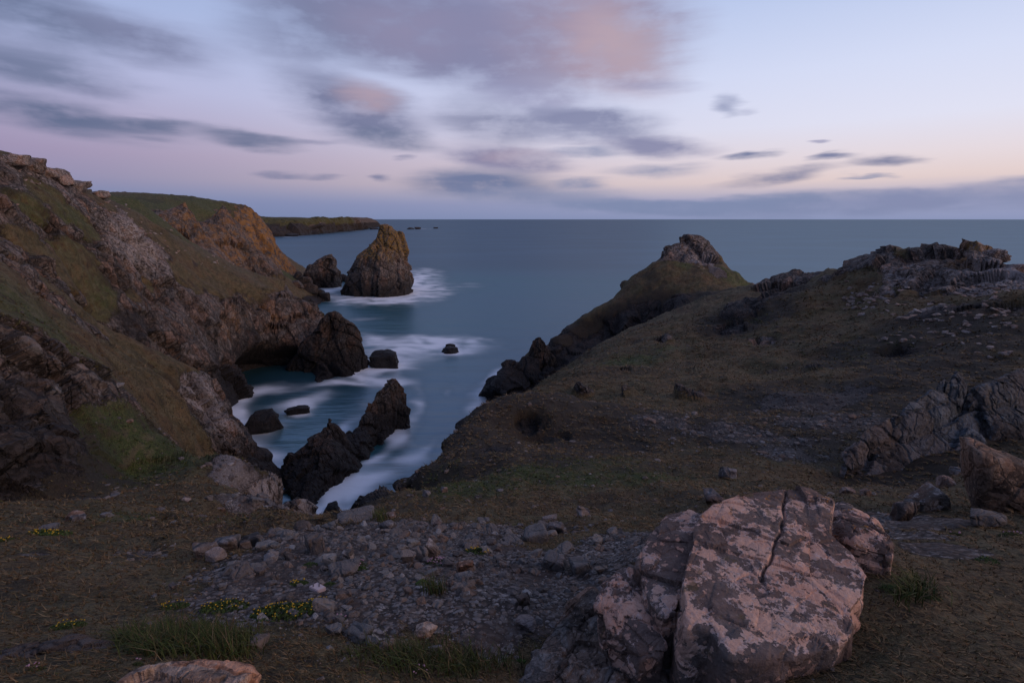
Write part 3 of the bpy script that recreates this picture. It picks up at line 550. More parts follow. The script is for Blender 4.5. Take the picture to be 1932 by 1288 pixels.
# ------------------------------------------------------------------ finding the ground
def gz(x, y):
    ok, loc, nor, _ = ground.ray_cast(Vector((x, y, 120)), Vector((0, 0, -1))); return (loc.z, nor) if ok else (-5.0, Vector((0, 0, 1)))
def picks(pts):
    return [Vector((w[0], w[1], gz(w[0], w[1])[0])) for w in hits(pts)]
def pick(px, py): return picks([(px, py)])[0]
rng = np.random.default_rng(11)

# ------------------------------------------------------------------ stone materials
def stone_material(name, dark=1.0, wet=False, lichen=0.0, orange_z=None, vary=False, tint=(1, 1, 1), scale=1.0, island=False, dim=1.0, wet_h=5.5):
    m, T, b = new_mat(name)
    p = T.n('ShaderNodeNewGeometry').outputs['Position']; pz = T.sep(p)[2]
    if vary: p = T.v('ADD', p, T.v('SCALE', T.xyz(1, 2, 3), scale=T.m('MULTIPLY', T.n('ShaderNodeObjectInfo').outputs['Random'], 50.0)))
    c, n1, n2, n3 = rock_layers(T, T.v('SCALE', p, scale=scale), .65 if scale <= 1 else .22)
    c = T.mix(1.0, c, G(tuple(dark * t for t in tint)), 'MULTIPLY')
    r = None
    if island: r = T.n('ShaderNodeNewGeometry').outputs['Random Per Island']
    elif vary: r = T.n('ShaderNodeObjectInfo').outputs['Random']
    if r is not None:
        c = T.mix(.7, c, T.ramp(r, [(0, G((.075, .056, .048))), (.22, G((.17, .138, .122))), (.45, G((.15, .145, .145))), (.65, G((.26, .225, .20))), (.82, G((.22, .13, .085))), (.9, G((.13, .11, .10))), (1, G((.42, .39, .37)))]))
    if lichen:
        l = T.step(T.noise(p, 3.2 * scale, 5, .68), .62 - .1 * lichen, .67 - .1 * lichen); c = T.mix(T.m('MULTIPLY', l, .8), c, G((.40, .33, .30)))
    if orange_z is not None:
        o = T.m('MULTIPLY', T.step(T.m('ADD', pz, T.m('MULTIPLY', T.m('SUBTRACT', n1, .5), 22.0)), orange_z, orange_z + 7), T.step(T.noise(p, 1.1, 4, .65), .42, .56))
        c = T.mix(T.m('MULTIPLY', o, .85), c, G((.27, .15, .035)))
        c = T.mix(T.m('MULTIPLY', T.step(T.noise(p, .6, 4, .6), .55, .62), T.m('MULTIPLY', o, .5)), c, G((.06, .06, .02)))
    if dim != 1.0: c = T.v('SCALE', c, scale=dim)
    rough = .9
    if wet:
        w = T.step(T.m('ADD', pz, T.m('MULTIPLY', n1, -6.0)), -.5, wet_h, 1.0, 0.0); c = T.mix(T.m('MULTIPLY', w, .9), c, G((.014, .012, .012))); rough = T.m('SUBTRACT', .9, T.m('MULTIPLY', w, .3))
    T.put(b.inputs['Base Color'], c); T.put(b.inputs['Roughness'], rough)
    h = T.m('ADD', T.m('MULTIPLY', n2, .7), T.m('ADD', T.m('MULTIPLY', n3, .16), T.m('MULTIPLY', T.noise(p, 32 * scale, 3, .7), .04)))
    T.put(b.inputs['Normal'], T.n('ShaderNodeBump', {'Height': h, 'Strength': .8, 'Distance': .7 / scale}).outputs[0])
    return m
M_SEA = stone_material('sea_rock', .95, wet=True, orange_z=17, wet_h=12, lichen=.15, scale=.6); M_BLACK = stone_material('wet_black_rock', .45, wet=True); M_FIN = stone_material('dark_fin_rock', .6, wet=True, orange_z=12.5)
M_STONE = stone_material('scree_stone', vary=True, scale=3.0); M_SCREE = stone_material('scree_chips', island=True, scale=3.0)
M_SLAB_SHADE = stone_material('grey_slab_rock_shade_tint', .8, tint=(.74, .95, 1.18), scale=1.01); M_SLOPE = stone_material('slope_stone_chips', island=True, scale=3.0, dim=.5); M_OUT = stone_material('grey_slab_rock', 1.45, tint=(.92, 1.0, 1.12), scale=1.01); M_LICH = stone_material('lichened_rock', 1.2, lichen=1.0, scale=2.0); M_BROWN = stone_material('brown_rock', 1.9, tint=(1.15, .95, .8), scale=3.0)  # outcrop slabs: grey stone darkened and blued, shade put into the colour

# ------------------------------------------------------------------ rock shapes
def roughen(V, N, scales, seed, asp=1.0, fine=.08):
    a = np.zeros(len(V), np.float32)
    for k, (s, amp) in enumerate(scales):
        v, e = facet(V / (np.array((1, 1, asp), np.float32) * s), seed + k * 7); a += s * amp * (v - .35 * sst(e, .12, 0))
    s0 = scales[-1][0]; a += fbm(V, s0 * 1.2, 3, seed + 3) * s0 * fine
    return V + N * a[:, None]
def pillar(name, levels, Yc, ratio, mat, scales, seed, na=200, nz=150, lean=0.0, **kw):
    """a rock whose outline is known height by height; it is about as deep as it is wide"""
    L = sorted([(P(0, py, Yc)[2], P(l, py, Yc)[0], P(r, py, Yc)[0]) for (py, l, r) in levels]); L = np.array(L)
    zt = np.linspace(-3, L[-1, 0], nz - 2); lo = np.interp(zt, L[:, 0], L[:, 1]); hi = np.interp(zt, L[:, 0], L[:, 2])
    lo = np.concatenate([lo, [lo[-1] * .75 + hi[-1] * .25, (lo[-1] + hi[-1]) / 2 - .01]]); hi = np.concatenate([hi, [lo[nz - 3] * .25 + hi[-1] * .75, (lo[nz - 3] + hi[-1]) / 2]]); zt = np.concatenate([zt, [zt[-1] + .02 * (hi[0] - lo[0]), zt[-1] + .025 * (hi[0] - lo[0])]])
    th = np.linspace(0, 2 * np.pi, na, endpoint=False); c, s = np.cos(th), np.sin(th); e = 2 / 2.6
    cx = (lo + hi) / 2; hw = (hi - lo) / 2
    X = cx[None] + np.sign(c)[:, None] * (np.abs(c) ** e)[:, None] * hw; Yv = Yc + lean * (zt[None] - zt[0]) + np.sign(s)[:, None] * (np.abs(s) ** e)[:, None] * hw * ratio; Z = np.broadcast_to(zt, X.shape)
    V = np.stack([X.ravel(), Yv.ravel(), Z.ravel()], 1).astype(np.float32); base = np.array((cx[0], Yc, 0), np.float32)
    N = normals_grid(V, na, nz); out = np.stack([c, s, 0 * c], 1)[:, None, :].repeat(nz, 1).reshape(-1, 3); N *= np.sign((N * out).sum(1, keepdims=True) + 1e-6)
    V = roughen(V, N * np.array((1, 1, .4), np.float32), scales, seed, 1.9)
    me = mesh_np(name, V - base, grid_quads(na, nz, True), smooth=False); o = obj(name, me, mat, **kw); o.location = base.tolist(); return o
def ridge(name, st, mat, scales, seed, nu=220, nv=70, back=3.5, **kw):
    """a long fin of rock: crest points and the waterline in front of each"""
    cr = np.array([P(a, b, Y) for (a, b, Y, _, _) in st]); fr = np.array([S(c, d) for (_, _, _, c, d) in st])
    t = np.linspace(0, len(st) - 1, nu); k = np.arange(len(st))
    cr = np.stack([np.interp(t, k, cr[:, i]) for i in range(3)], 1); fr = np.stack([np.interp(t, k, fr[:, i]) for i in range(3)], 1)
    d = cr - fr; d[:, 2] = 0; d /= np.linalg.norm(d, axis=1, keepdims=True); bk = cr + d * back; bk[:, 2] = 0
    V = []
    for v in np.linspace(0, 1, nv):
        if v < .35: s = v / .35; q = bk + (cr - bk) * s; q[:, 2] = cr[:, 2] * (1 - (1 - s) ** 1.8) - 3 * (1 - s)
        else: s = (v - .35) / .65; q = cr + (fr - cr) * s; q[:, 2] = cr[:, 2] * (1 - s ** 1.35) - 3 * s ** 6
        V.append(q)
    V = np.stack(V, 1).reshape(-1, 3).astype(np.float32)
    ends = np.clip(np.minimum(t, len(st) - 1 - t) / .25, 0, 1).repeat(nv); V[:, 2] = V[:, 2] * ends - 3 * (1 - ends)
    N = normals_grid(V, nu, nv); N *= np.sign(N[:, 2:3] + .01); V = roughen(V, N, scales, seed, 1.7)
    base = np.array((cr[:, 0].mean(), cr[:, 1].mean(), 0), np.float32)
    o = obj(name, mesh_np(name, V - base, grid_quads(nu, nv), smooth=False), mat, **kw); o.location = base.tolist(); return o
_ico = {}
def ico(sub):
    if sub not in _ico:
        bm = bmesh.new(); bmesh.ops.create_icosphere(bm, subdivisions=sub, radius=1); bm.verts.ensure_lookup_table()
        _ico[sub] = (np.array([v.co[:] for v in bm.verts], np.float32), np.array([[v.index for v in f.verts] for f in bm.faces], np.int32)); bm.free()
    return _ico[sub]
def lump(seed, sub=3, planes=12, hard=70, rough=.05):
    """unit rock: a block cut by planes at many angles"""
    r = np.random.default_rng(seed); D, Fc = ico(sub); n = r.normal(size=(planes, 3)); n = np.vstack([n, np.eye(3), -np.eye(3)]); n += r.normal(size=n.shape) * .18; n /= np.linalg.norm(n, axis=1, keepdims=True); d = r.uniform(.5, .95, len(n))
    t = np.maximum(D @ n.T, 0) / d; rad = 1 / (t.max(1) if hard > 60 else np.sum(t ** hard, 1) ** (1 / hard))
    V = D * rad[:, None].astype(np.float32)
    if sub >= 4: V = V * (1 + rough * fbm(V + seed, .5, 4, seed) + rough * .7 * facet(V / .4 + seed, seed)[0])[:, None]
    V = V - (V.max(0) + V.min(0)) / 2; V = V / V.max(0); return V.astype(np.float32), Fc
def rock_at(name, px, py, w, h, mat, seed, Y=None, sub=4, depth=.8, sink=.25, turn=0.0, pt=None, planes=9, rough=.05, smooth=None, **kw):
    """a rock w by h photo pixels, its middle seen at (px, py)"""
    if pt is None: pt = Vector(P(px, py, Y)) if Y else pick(px, py + h * .35)
    s = (pt.y * CT - (pt.z - H) * ST) / F
    smooth = sub >= 4 if smooth is None else smooth
    V, Fc = lump(seed, sub, planes, hard=45 if sub >= 4 else 70, rough=rough); V = V * np.array((w * s / 2, w * s * depth / 2, h * s * .58), np.float32)
    o = obj(name, mesh_np(name, V, tris=Fc, smooth=smooth), mat, **kw); o.location = (pt.x, pt.y + w * s * depth * .2, pt.z + h * s * (.5 - sink) * .9); o.rotation_euler = (0, 0, turn); return o
def outline_pts(px, plane, n):
    z0, gx, gy = plane; W = []
    for (a, b) in px:
        dx, dy, dz = ray(a, b); t = (z0 - H) / (dz - gx * dx - gy * dy); W.append((dx * t, dy * t, H + dz * t))
    W = np.array(W); W2 = np.vstack([W, W[:1]]); seg = np.linalg.norm(np.diff(W2, axis=0), axis=1); cum = np.concatenate([[0], np.cumsum(seg)])
    q = np.linspace(0, cum[-1], n, endpoint=False); R = np.stack([np.interp(q, cum, W2[:, i]) for i in range(3)], 1)
    for _ in range(2): R = (np.roll(R, 1, 0) + 2 * R + np.roll(R, -1, 0)) / 4
    return R
def slab(name, px, plane, thick, mat, scales, seed, er=.16, flare=1.05, dome=.04, cracks=(), n=200, kt=46, kc=14, ks=26, undercut=0.0, **kw):
    """a block of rock with a known top outline, rounded edges and broken sides"""
    O = outline_pts(px, plane, n); c = O.mean(0); R = np.linalg.norm(O[:, :2] - c[:2], axis=1).mean()
    prof = [(k / kt * (1 - er), 0.0) for k in range(kt)] + [(1 - er + er * math.sin(a), er * R * (1 - math.cos(a))) for a in np.linspace(0, math.pi / 2, kc)]
    prof += [(1 + (flare - 1) * k / ks - undercut * math.sin(k / ks * math.pi), er * R + (thick - er * R) * k / ks) for k in range(1, ks + 1)]
    V = []
    for (rho, dr) in prof:
        q = c + (O - c) * max(rho, .004); q[:, 2] += dome * (1 - min(rho, 1) ** 2) - dr; V.append(q)
    nv = len(V); V = np.stack(V, 1).reshape(-1, 3).astype(np.float32)
    N = normals_grid(V, n, nv); ref = V - (c - np.array((0, 0, thick * .6))); N *= np.sign((N * ref).sum(1, keepdims=True) + 1e-9)
    V2 = roughen(V, N, scales, seed)
    for (line, w, d) in cracks:
        L = outline_line(line, plane); dd = np.full(len(V), 9.0)
        wob = np.stack([fbm(V, .25, 2, 5), fbm(V, .25, 2, 6)], 1) * .05
        for a, b in zip(L[:-1], L[1:]):
            ab = (b - a)[:2]; u = np.clip(((V[:, :2] + wob - a[:2]) @ ab) / (ab @ ab), 0, 1); dd = np.minimum(dd, np.linalg.norm(V[:, :2] + wob - a[:2] - u[:, None] * ab, axis=1))
        V2[:, 2] -= d * np.exp(-(dd / w) ** 2)
    base = np.array((c[0], c[1], c[2] - thick), np.float32); par = kw.get('parent')
    if par is not None: base = np.array(par.location, np.float32)
    o = obj(name, mesh_np(name, V2 - base, grid_quads(n, nv, True), smooth=False), mat, **kw)
    if par is None: o.location = base.tolist()
    return o
def outline_line(px, plane):
    z0, gx, gy = plane; W = []
    for (a, b) in px:
        dx, dy, dz = ray(a, b); t = (z0 - H) / (dz - gx * dx - gy * dy); W.append((dx * t, dy * t, H + dz * t))
    return np.array(W)
def empty(name, loc, label, cat, group=None):
    o = bpy.data.objects.new(name, None); C.objects.link(o); o.location = loc; o['label'] = label; o['category'] = cat; o.empty_display_size = .1
    if group: o['group'] = group
    return o

# ------------------------------------------------------------------ rocks standing in the sea
pillar('sea_stack', [(427, 721, 733), (433, 716, 739), (439, 713, 751), (456, 704, 757), (471, 690, 761), (481, 677, 763), (500, 667, 767), (518, 659, 773), (530, 653, 777), (545, 648, 772), (562, 645, 762)], 284, .8, M_SEA,
       [(14, .17), (7, .20), (3, .15), (1.3, .08)], 5, label='tall tapering sea stack with orange lichen on its top', cat='sea stack')
pillar('sea_stack', [(481, 614, 624), (489, 597, 630), (497, 586, 631), (505, 583, 630), (513, 580, 637), (529, 579, 640), (545, 580, 640)], 312, .8, M_SEA,
       [(9, .14), (4.5, .16), (1.8, .12)], 9, na=100, nz=70, label='low rounded sea stack between the tall stack and the orange cliff', cat='sea stack')
pillar('cliff_buttress', [(592, 616, 634), (602, 611, 648), (618, 600, 667), (640, 575, 683), (660, 560, 690), (690, 538, 697), (725, 535, 693)], 135, .34, M_BLACK,
       [(8, .13), (3.6, .15), (1.5, .11), (.7, .06)], 21, na=160, nz=110, label='black wet rock buttress at the seaward end of the left cliff', cat='rock')
ridge('rock_fin', [(516, 895, 74, 560, 985), (560, 850, 75.5, 598, 962), (600, 811, 78, 632, 932), (619, 793, 79.2, 650, 918), (634, 802, 81, 668, 906), (650, 827, 84, 690, 880), (682, 790, 88, 705, 850), (712, 745, 92, 730, 832), (737, 712, 94.5, 746, 816), (752, 726, 96, 757, 800), (768, 748, 97.5, 766, 785)],
      M_FIN, [(5, .12), (2.3, .15), (1.0, .11), (.45, .06)], 33, label='long black rock fin with two orange tipped peaks in the cove', cat='rock')
def sea_rock(px, py, w, h, seed, label, depth=.8, turn=0.0, mat=M_BLACK):
    p = Vector(S(px, py + h * .5)); return rock_at('sea_rock', px, py, w, h, mat, seed, pt=p, sub=4, depth=depth, sink=.28, turn=turn, planes=22, rough=.10, label=label, cat='rock', group='rocks awash in the cove')
sea_rock(490, 790, 74, 50, 3, 'black boulder in the foam at the foot of the left cliff', .7, .5)
sea_rock(559, 771, 46, 18, 4, 'low dark rock awash between the left cliff and the fin', .6, .3)
sea_rock(725, 673, 58, 38, 5, 'rounded black boulder in foam beside the black buttress')
sea_rock(848, 659, 34, 14, 6, 'small rock in the white water out in the bay', .7)
sea_rock(850, 650, 18, 8, 16, 'tiny rock tip behind the small rock in the bay', .7)
sea_rock(625, 958, 34, 20, 7, 'dark rock under the surf at the head of the inlet', .8, .6)
sea_rock(648, 522, 16, 18, 8, 'small round rock tight against the low sea stack', .8)
sea_rock(635, 815, 26, 40, 19, 'black rock leaning behind the nearer peak of the fin', .8)
pillar('shore_rock', [(815, 858, 880), (822, 850, 886), (838, 842, 892), (860, 836, 900), (890, 834, 910)], 61, .7, M_BLACK, [(2.2, .12), (1, .13), (.45, .1)], 12, na=80, nz=60, label='black rock jutting from the grassy edge into the inlet', cat='rock')
pillar('rock_tooth', [(638, 1011, 1021), (643, 1007, 1027), (652, 1004, 1034), (675, 998, 1045), (720, 990, 1055)], 121, .6, M_BLACK, [(3, .12), (1.3, .13), (.6, .1)], 13, na=80, nz=70, label='upright rock tooth on the seaward flank of the right headland', cat='rock')
for k, (x, y, w, h) in enumerate(((560, 520, 22, 16), (575, 530, 24, 18), (598, 550, 26, 18), (612, 560, 22, 16), (585, 545, 24, 20), (560, 535, 24, 14))):
    rock_at('shore_boulder', x, y, w, h, M_SEA if k % 2 else M_BLACK, 60 + k, sub=3, label='boulder in the rockfall below the orange cliff', cat='rock', group='boulders below the orange cliff')

# ------------------------------------------------------------------ far coast
def far_headland():
    nu, nv = 260, 60
    top = [(440, 408.5), (500, 411), (560, 411.2), (620, 410.6), (648, 409.4), (660, 411.5), (675, 416), (686, 424), (692, 431)]
    toe = [(440, 450), (500, 447.5), (540, 446), (575, 444), (600, 441.5), (630, 439), (660, 436.5), (680, 434.2), (694, 432)]
    t = np.linspace(0, 1, nu); k = np.linspace(0, 1, len(toe)); tx = np.interp(t, k, [a for a, _ in toe]); ty = np.interp(t, k, [b for _, b in toe])
    toeW = np.stack([np.array(S(a, b)) for a, b in zip(tx, ty)]); V = []
    py = np.interp(tx, [a for a, _ in top], [b for _, b in top])
    Yt = toeW[:, 1] + 70 + 90 * np.clip((640 - tx) / 140, 0, 1); topW = np.stack([np.array(P(a, b, Y)) for a, b, Y in zip(tx, py, Yt)])
    for v in np.linspace(0, 1, nv):
        if v < .75:
            s = v / .75; q = toeW + (topW - toeW) * (s ** 1.2); q[:, 2] = -3 + (topW[:, 2] + 3) * (np.minimum(1, s * 1.5) ** .9 * .62 + .38 * s)
        else:
            s = (v - .75) / .25; q = topW.copy(); q[:, 1] += s * 500; q[:, 0] -= s * 60
        V.append(q)
    V = np.stack(V, 1).reshape(-1, 3).astype(np.float32); N = normals_grid(V, nu, nv); N *= np.sign(N[:, 2:3] + .01)
    m = np.tile(np.clip(1.25 - np.abs(np.linspace(0, 1, nv) - .3) * 2.2, .05, 1), nu).astype(np.float32)
    a = np.zeros(len(V), np.float32)
    for s, am in ((70, .16), (28, .16), (11, .14)): a += s * am * facet(V / s, int(s))[0]
    V2 = V + N * (a * m)[:, None]; me = mesh_np('far_headland', V2, grid_quads(nu, nv))
    rock = sst(.62 + fbm(V, 60, 3, 4) * .4 - V[:, 2] / 44, .0, .25); rock = np.maximum(rock, sst(V[:, 1], 1750, 2000) * .8)
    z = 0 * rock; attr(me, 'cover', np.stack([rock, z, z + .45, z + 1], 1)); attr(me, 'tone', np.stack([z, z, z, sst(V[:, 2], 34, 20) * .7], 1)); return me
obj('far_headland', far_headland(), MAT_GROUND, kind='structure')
for k, (x, y, w, h, lb) in enumerate(((548, 443, 26, 7, 'low dark reef at the foot of the far headland'), (705, 431.5, 18, 4, 'low skerry just off the tip of the far headland'), (773, 431, 16, 4.5, 'long low skerry on the horizon beyond the sea stack'), (787, 430.5, 12, 5, 'humped skerry on the horizon beyond the sea stack'), (821, 430, 10, 3, 'small lone skerry far out on the horizon'))):
    rock_at('skerry', x, y, w, h, M_BLACK, 80 + k, pt=Vector(S(x, y + h * .4)), sub=3, depth=1.6, label=lb, cat='rock', group='skerries off the far headland')

# ------------------------------------------------------------------ the big lichened boulder in front
def lichen_material():
    m, T, b = new_mat('lichened_boulder_rock')
    p = T.n('ShaderNodeNewGeometry').outputs['Position']; up = T.sep(T.n('ShaderNodeNewGeometry').outputs['Normal'])[2]
    n1 = T.noise(p, 2.2, 5, .6, .3); n2 = T.noise(p, 9.0, 5, .65, .3); n3 = T.noise(p, 45.0, 4, .7)
    c = T.ramp(n1, [(.3, G((.085, .052, .042))), (.5, G((.14, .092, .075))), (.7, G((.105, .088, .082)))])
    c = T.mix(T.step(n2, .5, .7, 0, .7), c, G((.19, .135, .115))); c = T.mix(T.step(n2, .45, .3, 0, .8), c, G((.055, .036, .030)))
    c = T.mix(T.step(n3, .52, .72, 0, .5), c, G((.22, .18, .16))); c = T.mix(T.step(n3, .46, .3, 0, .6), c, G((.040, .030, .026)))
    top = T.step(up, -.3, .3)
    q = T.v('ADD', p, T.v('SCALE', T.v('SUBTRACT', T.noise(p, 13.0, 4, .65, 0, True), (.5, .5, .5)), scale=.11))
    # crusts with scalloped rims, big ones and small ones
    big = T.m('ADD', T.noise(q, 4.2, 4, .6), T.m('MULTIPLY', T.m('SUBTRACT', T.noise(p, 1.1, 2, .5), .5), .45))
    rim = T.m('MULTIPLY', T.step(big, .505, .513), T.step(big, .545, .525)); body = T.step(big, .51, .52)
    v = T.vor(q, 5.5); spot = T.step(v, .26, .24); vsel = T.step(T.sep(T.vor(q, 5.5, 'F1', 'Color'))[0], .55, .56); spot = T.m('MULTIPLY', spot, vsel)
    v2 = T.vor(q, 17.0); s2 = T.m('MULTIPLY', T.step(v2, .36, .33), T.step(T.sep(T.vor(q, 17.0, 'F1', 'Color'))[1], .5, .51))
    crust = T.m('MULTIPLY', T.m('MAXIMUM', T.m('MAXIMUM', body, spot), T.m('MULTIPLY', s2, .75)), top)
    lc = T.mix(T.step(n1, .4, .6), G((.50, .27, .19)), G((.56, .34, .25))); lc = T.mix(T.step(n3, .5, .7, 0, .5), lc, G((.54, .385, .325))); lc = T.mix(T.step(n3, .45, .32, 0, .55), lc, G((.22, .135, .105)))
    holes = T.step(T.noise(q, 11, 4, .65), .44, .40)
    crust = T.m('MULTIPLY', crust, T.m('SUBTRACT', 1.0, holes))
    c = T.mix(T.m('MULTIPLY', crust, .95), c, lc); c = T.mix(T.m('MULTIPLY', rim, T.m('MULTIPLY', top, .55)), c, G((.56, .44, .40)))
    pz = T.sep(p)
    os_ = T.m('MULTIPLY', T.step(T.noise(q, 13, 3, .6), .63, .66), T.step(pz[1], 3.4, 4.1)); c = T.mix(T.m('MULTIPLY', os_, T.m('MULTIPLY', top, .9)), c, G((.38, .15, .02)))
    moss = T.m('MULTIPLY', T.step(T.noise(p, 6, 4, .6), .6, .68), top); c = T.mix(T.m('MULTIPLY', moss, .6), c, G((.09, .062, .022)))
    T.put(b.inputs['Base Color'], c); b.inputs['Roughness'].default_value = .92
    h = T.m('ADD', T.m('MULTIPLY', n2, .10), T.m('ADD', T.m('MULTIPLY', n3, .03), T.m('MULTIPLY', crust, .035)))
    T.put(b.inputs['Normal'], T.n('ShaderNodeBump', {'Height': h, 'Strength': .8, 'Distance': .35}).outputs[0])
    return m
M_BOULD = lichen_material()
def zb(L): return [(950 + a / 1.967, 880 + b / 1.967) for a, b in L]
bo = empty('lichened_boulder', (1.6, 3.2, 36.6), 'large cracked boulder crusted with pink lichen beside the grassy path', 'boulder')
slab('main_slab', zb([(655, 420), (690, 300), (705, 200), (770, 140), (830, 112), (900, 80), (1000, 68), (1080, 65), (1190, 85), (1225, 118), (1222, 235), (1300, 300), (1366, 400), (1352, 470), (1305, 525), (1297, 630), (1230, 672), (1170, 690), (1050, 718), (940, 712), (830, 690), (775, 605), (680, 585), (658, 540)]),
     (37.42, 0, .065), .95, M_BOULD, [(.8, .030), (.28, .034), (.1, .035)], 3, er=.045, flare=1.0, dome=.02, n=340, kt=90, kc=16, ks=36,
     cracks=[(zb([(1045, 60), (1040, 150), (1033, 250), (985, 360), (962, 430)]), .010, .05), (zb([(640, 395), (650, 470), (655, 560)]), .014, .10), (zb([(800, 132), (1040, 150)]), .01, .03)], parent=bo)
slab('side_slab', zb([(490, 372), (512, 290), (545, 235), (600, 175), (690, 148), (770, 170), (760, 330), (690, 400), (665, 480), (645, 535), (592, 550), (560, 530), (518, 470)]),
     (37.31, .12, .015), .8, M_BOULD, [(.5, .04), (.2, .045), (.09, .035)], 8, er=.07, flare=.98, dome=.04, n=220, kt=56, kc=14, ks=30, parent=bo)
slab('small_slab', zb([(345, 505), (365, 435), (420, 385), (462, 372), (490, 410), (530, 490), (612, 620), (602, 685), (505, 712), (445, 640), (380, 600)]),
     (37.02, .10, .07), .6, M_BOULD, [(.4, .07), (.17, .08), (.08, .06)], 15, er=.13, flare=.95, dome=.05, n=200, kt=48, kc=14, ks=30, parent=bo)
slab('back_slab', zb([(1215, 130), (1240, 118), (1300, 150), (1400, 208), (1452, 290), (1450, 318), (1380, 300), (1300, 280), (1215, 215)]),
     (37.35, 0, .0), .8, M_BOULD, [(.4, .07), (.17, .08), (.08, .06)], 25, er=.3, flare=1.1, dome=.06, n=160, kt=40, kc=12, ks=24, parent=bo)
M_BASE = stone_material('boulder_base_rock', 1.25, scale=4.0)
for k, (L, pl, th) in enumerate((([(960, 1310), (1010, 1230), (1050, 1165), (1090, 1115), (1122, 1108), (1138, 1175), (1166, 1208), (1120, 1300), (1060, 1350)], (36.75, .35, .02), .8),
                                 ([(1085, 1310), (1122, 1215), (1165, 1205), (1185, 1240), (1172, 1330), (1110, 1350)], (36.95, .1, 0), .7), ([(1172, 1262), (1200, 1238), (1262, 1236), (1278, 1262), (1275, 1340), (1180, 1350)], (36.98, .05, 0), .7),
                                 ([(1286, 1205), (1330, 1200), (1352, 1262), (1345, 1340), (1292, 1320)], (37.05, -.05, 0), .6), ([(1350, 1240), (1470, 1262), (1560, 1262), (1560, 1320), (1400, 1340)], (37.02, 0, 0), .5))):
    slab('base_rock', L, pl, th, M_BASE, [(.35, .09), (.15, .09), (.07, .08)], 40 + k, er=.12, flare=1.12, dome=.02, n=130, kt=30, kc=8, ks=24, parent=bo)

# ------------------------------------------------------------------ the grey outcrop behind it
def zo(L): return [(1450 + a / 3.9, 680 + b / 3.9) for a, b in L]
PO = (19.95, -.194, 1.1); low = lambda d, gx=0, gy=0: (PO[0] - d, PO[1] + gx, PO[2] + gy)
oc = empty('rock_outcrop', (12.5, 16, 31.5), 'grey slabby rock outcrop split by dark clefts on the right slope', 'rock outcrop')
SC_O = [(2.2, .05), (.7, .035), (.2, .06)]
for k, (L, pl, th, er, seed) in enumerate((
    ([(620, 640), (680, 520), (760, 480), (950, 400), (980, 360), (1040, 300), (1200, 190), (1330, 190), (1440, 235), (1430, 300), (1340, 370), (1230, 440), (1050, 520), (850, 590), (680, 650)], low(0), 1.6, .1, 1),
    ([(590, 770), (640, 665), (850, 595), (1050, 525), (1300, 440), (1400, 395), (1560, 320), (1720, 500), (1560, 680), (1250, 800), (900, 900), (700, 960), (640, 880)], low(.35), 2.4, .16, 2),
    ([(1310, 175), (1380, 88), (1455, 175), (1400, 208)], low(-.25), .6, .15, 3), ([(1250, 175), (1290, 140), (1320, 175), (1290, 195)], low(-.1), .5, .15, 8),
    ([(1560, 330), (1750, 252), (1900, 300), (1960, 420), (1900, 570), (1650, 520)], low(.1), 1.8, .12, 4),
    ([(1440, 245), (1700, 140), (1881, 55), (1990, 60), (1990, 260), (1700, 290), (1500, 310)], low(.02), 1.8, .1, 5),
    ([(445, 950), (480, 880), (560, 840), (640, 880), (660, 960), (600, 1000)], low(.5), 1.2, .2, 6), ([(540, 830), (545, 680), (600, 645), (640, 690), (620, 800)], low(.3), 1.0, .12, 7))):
    slab('rock_slab', zo(L), pl, th, M_SLAB_SHADE, SC_O, 70 + seed, er=er, flare=1.12, dome=.12, n=200, kt=46, kc=10, ks=30, parent=oc)

M_DARKB = stone_material('dark_brown_rock', 1.1, tint=(1.2, .95, .78), scale=2.5)
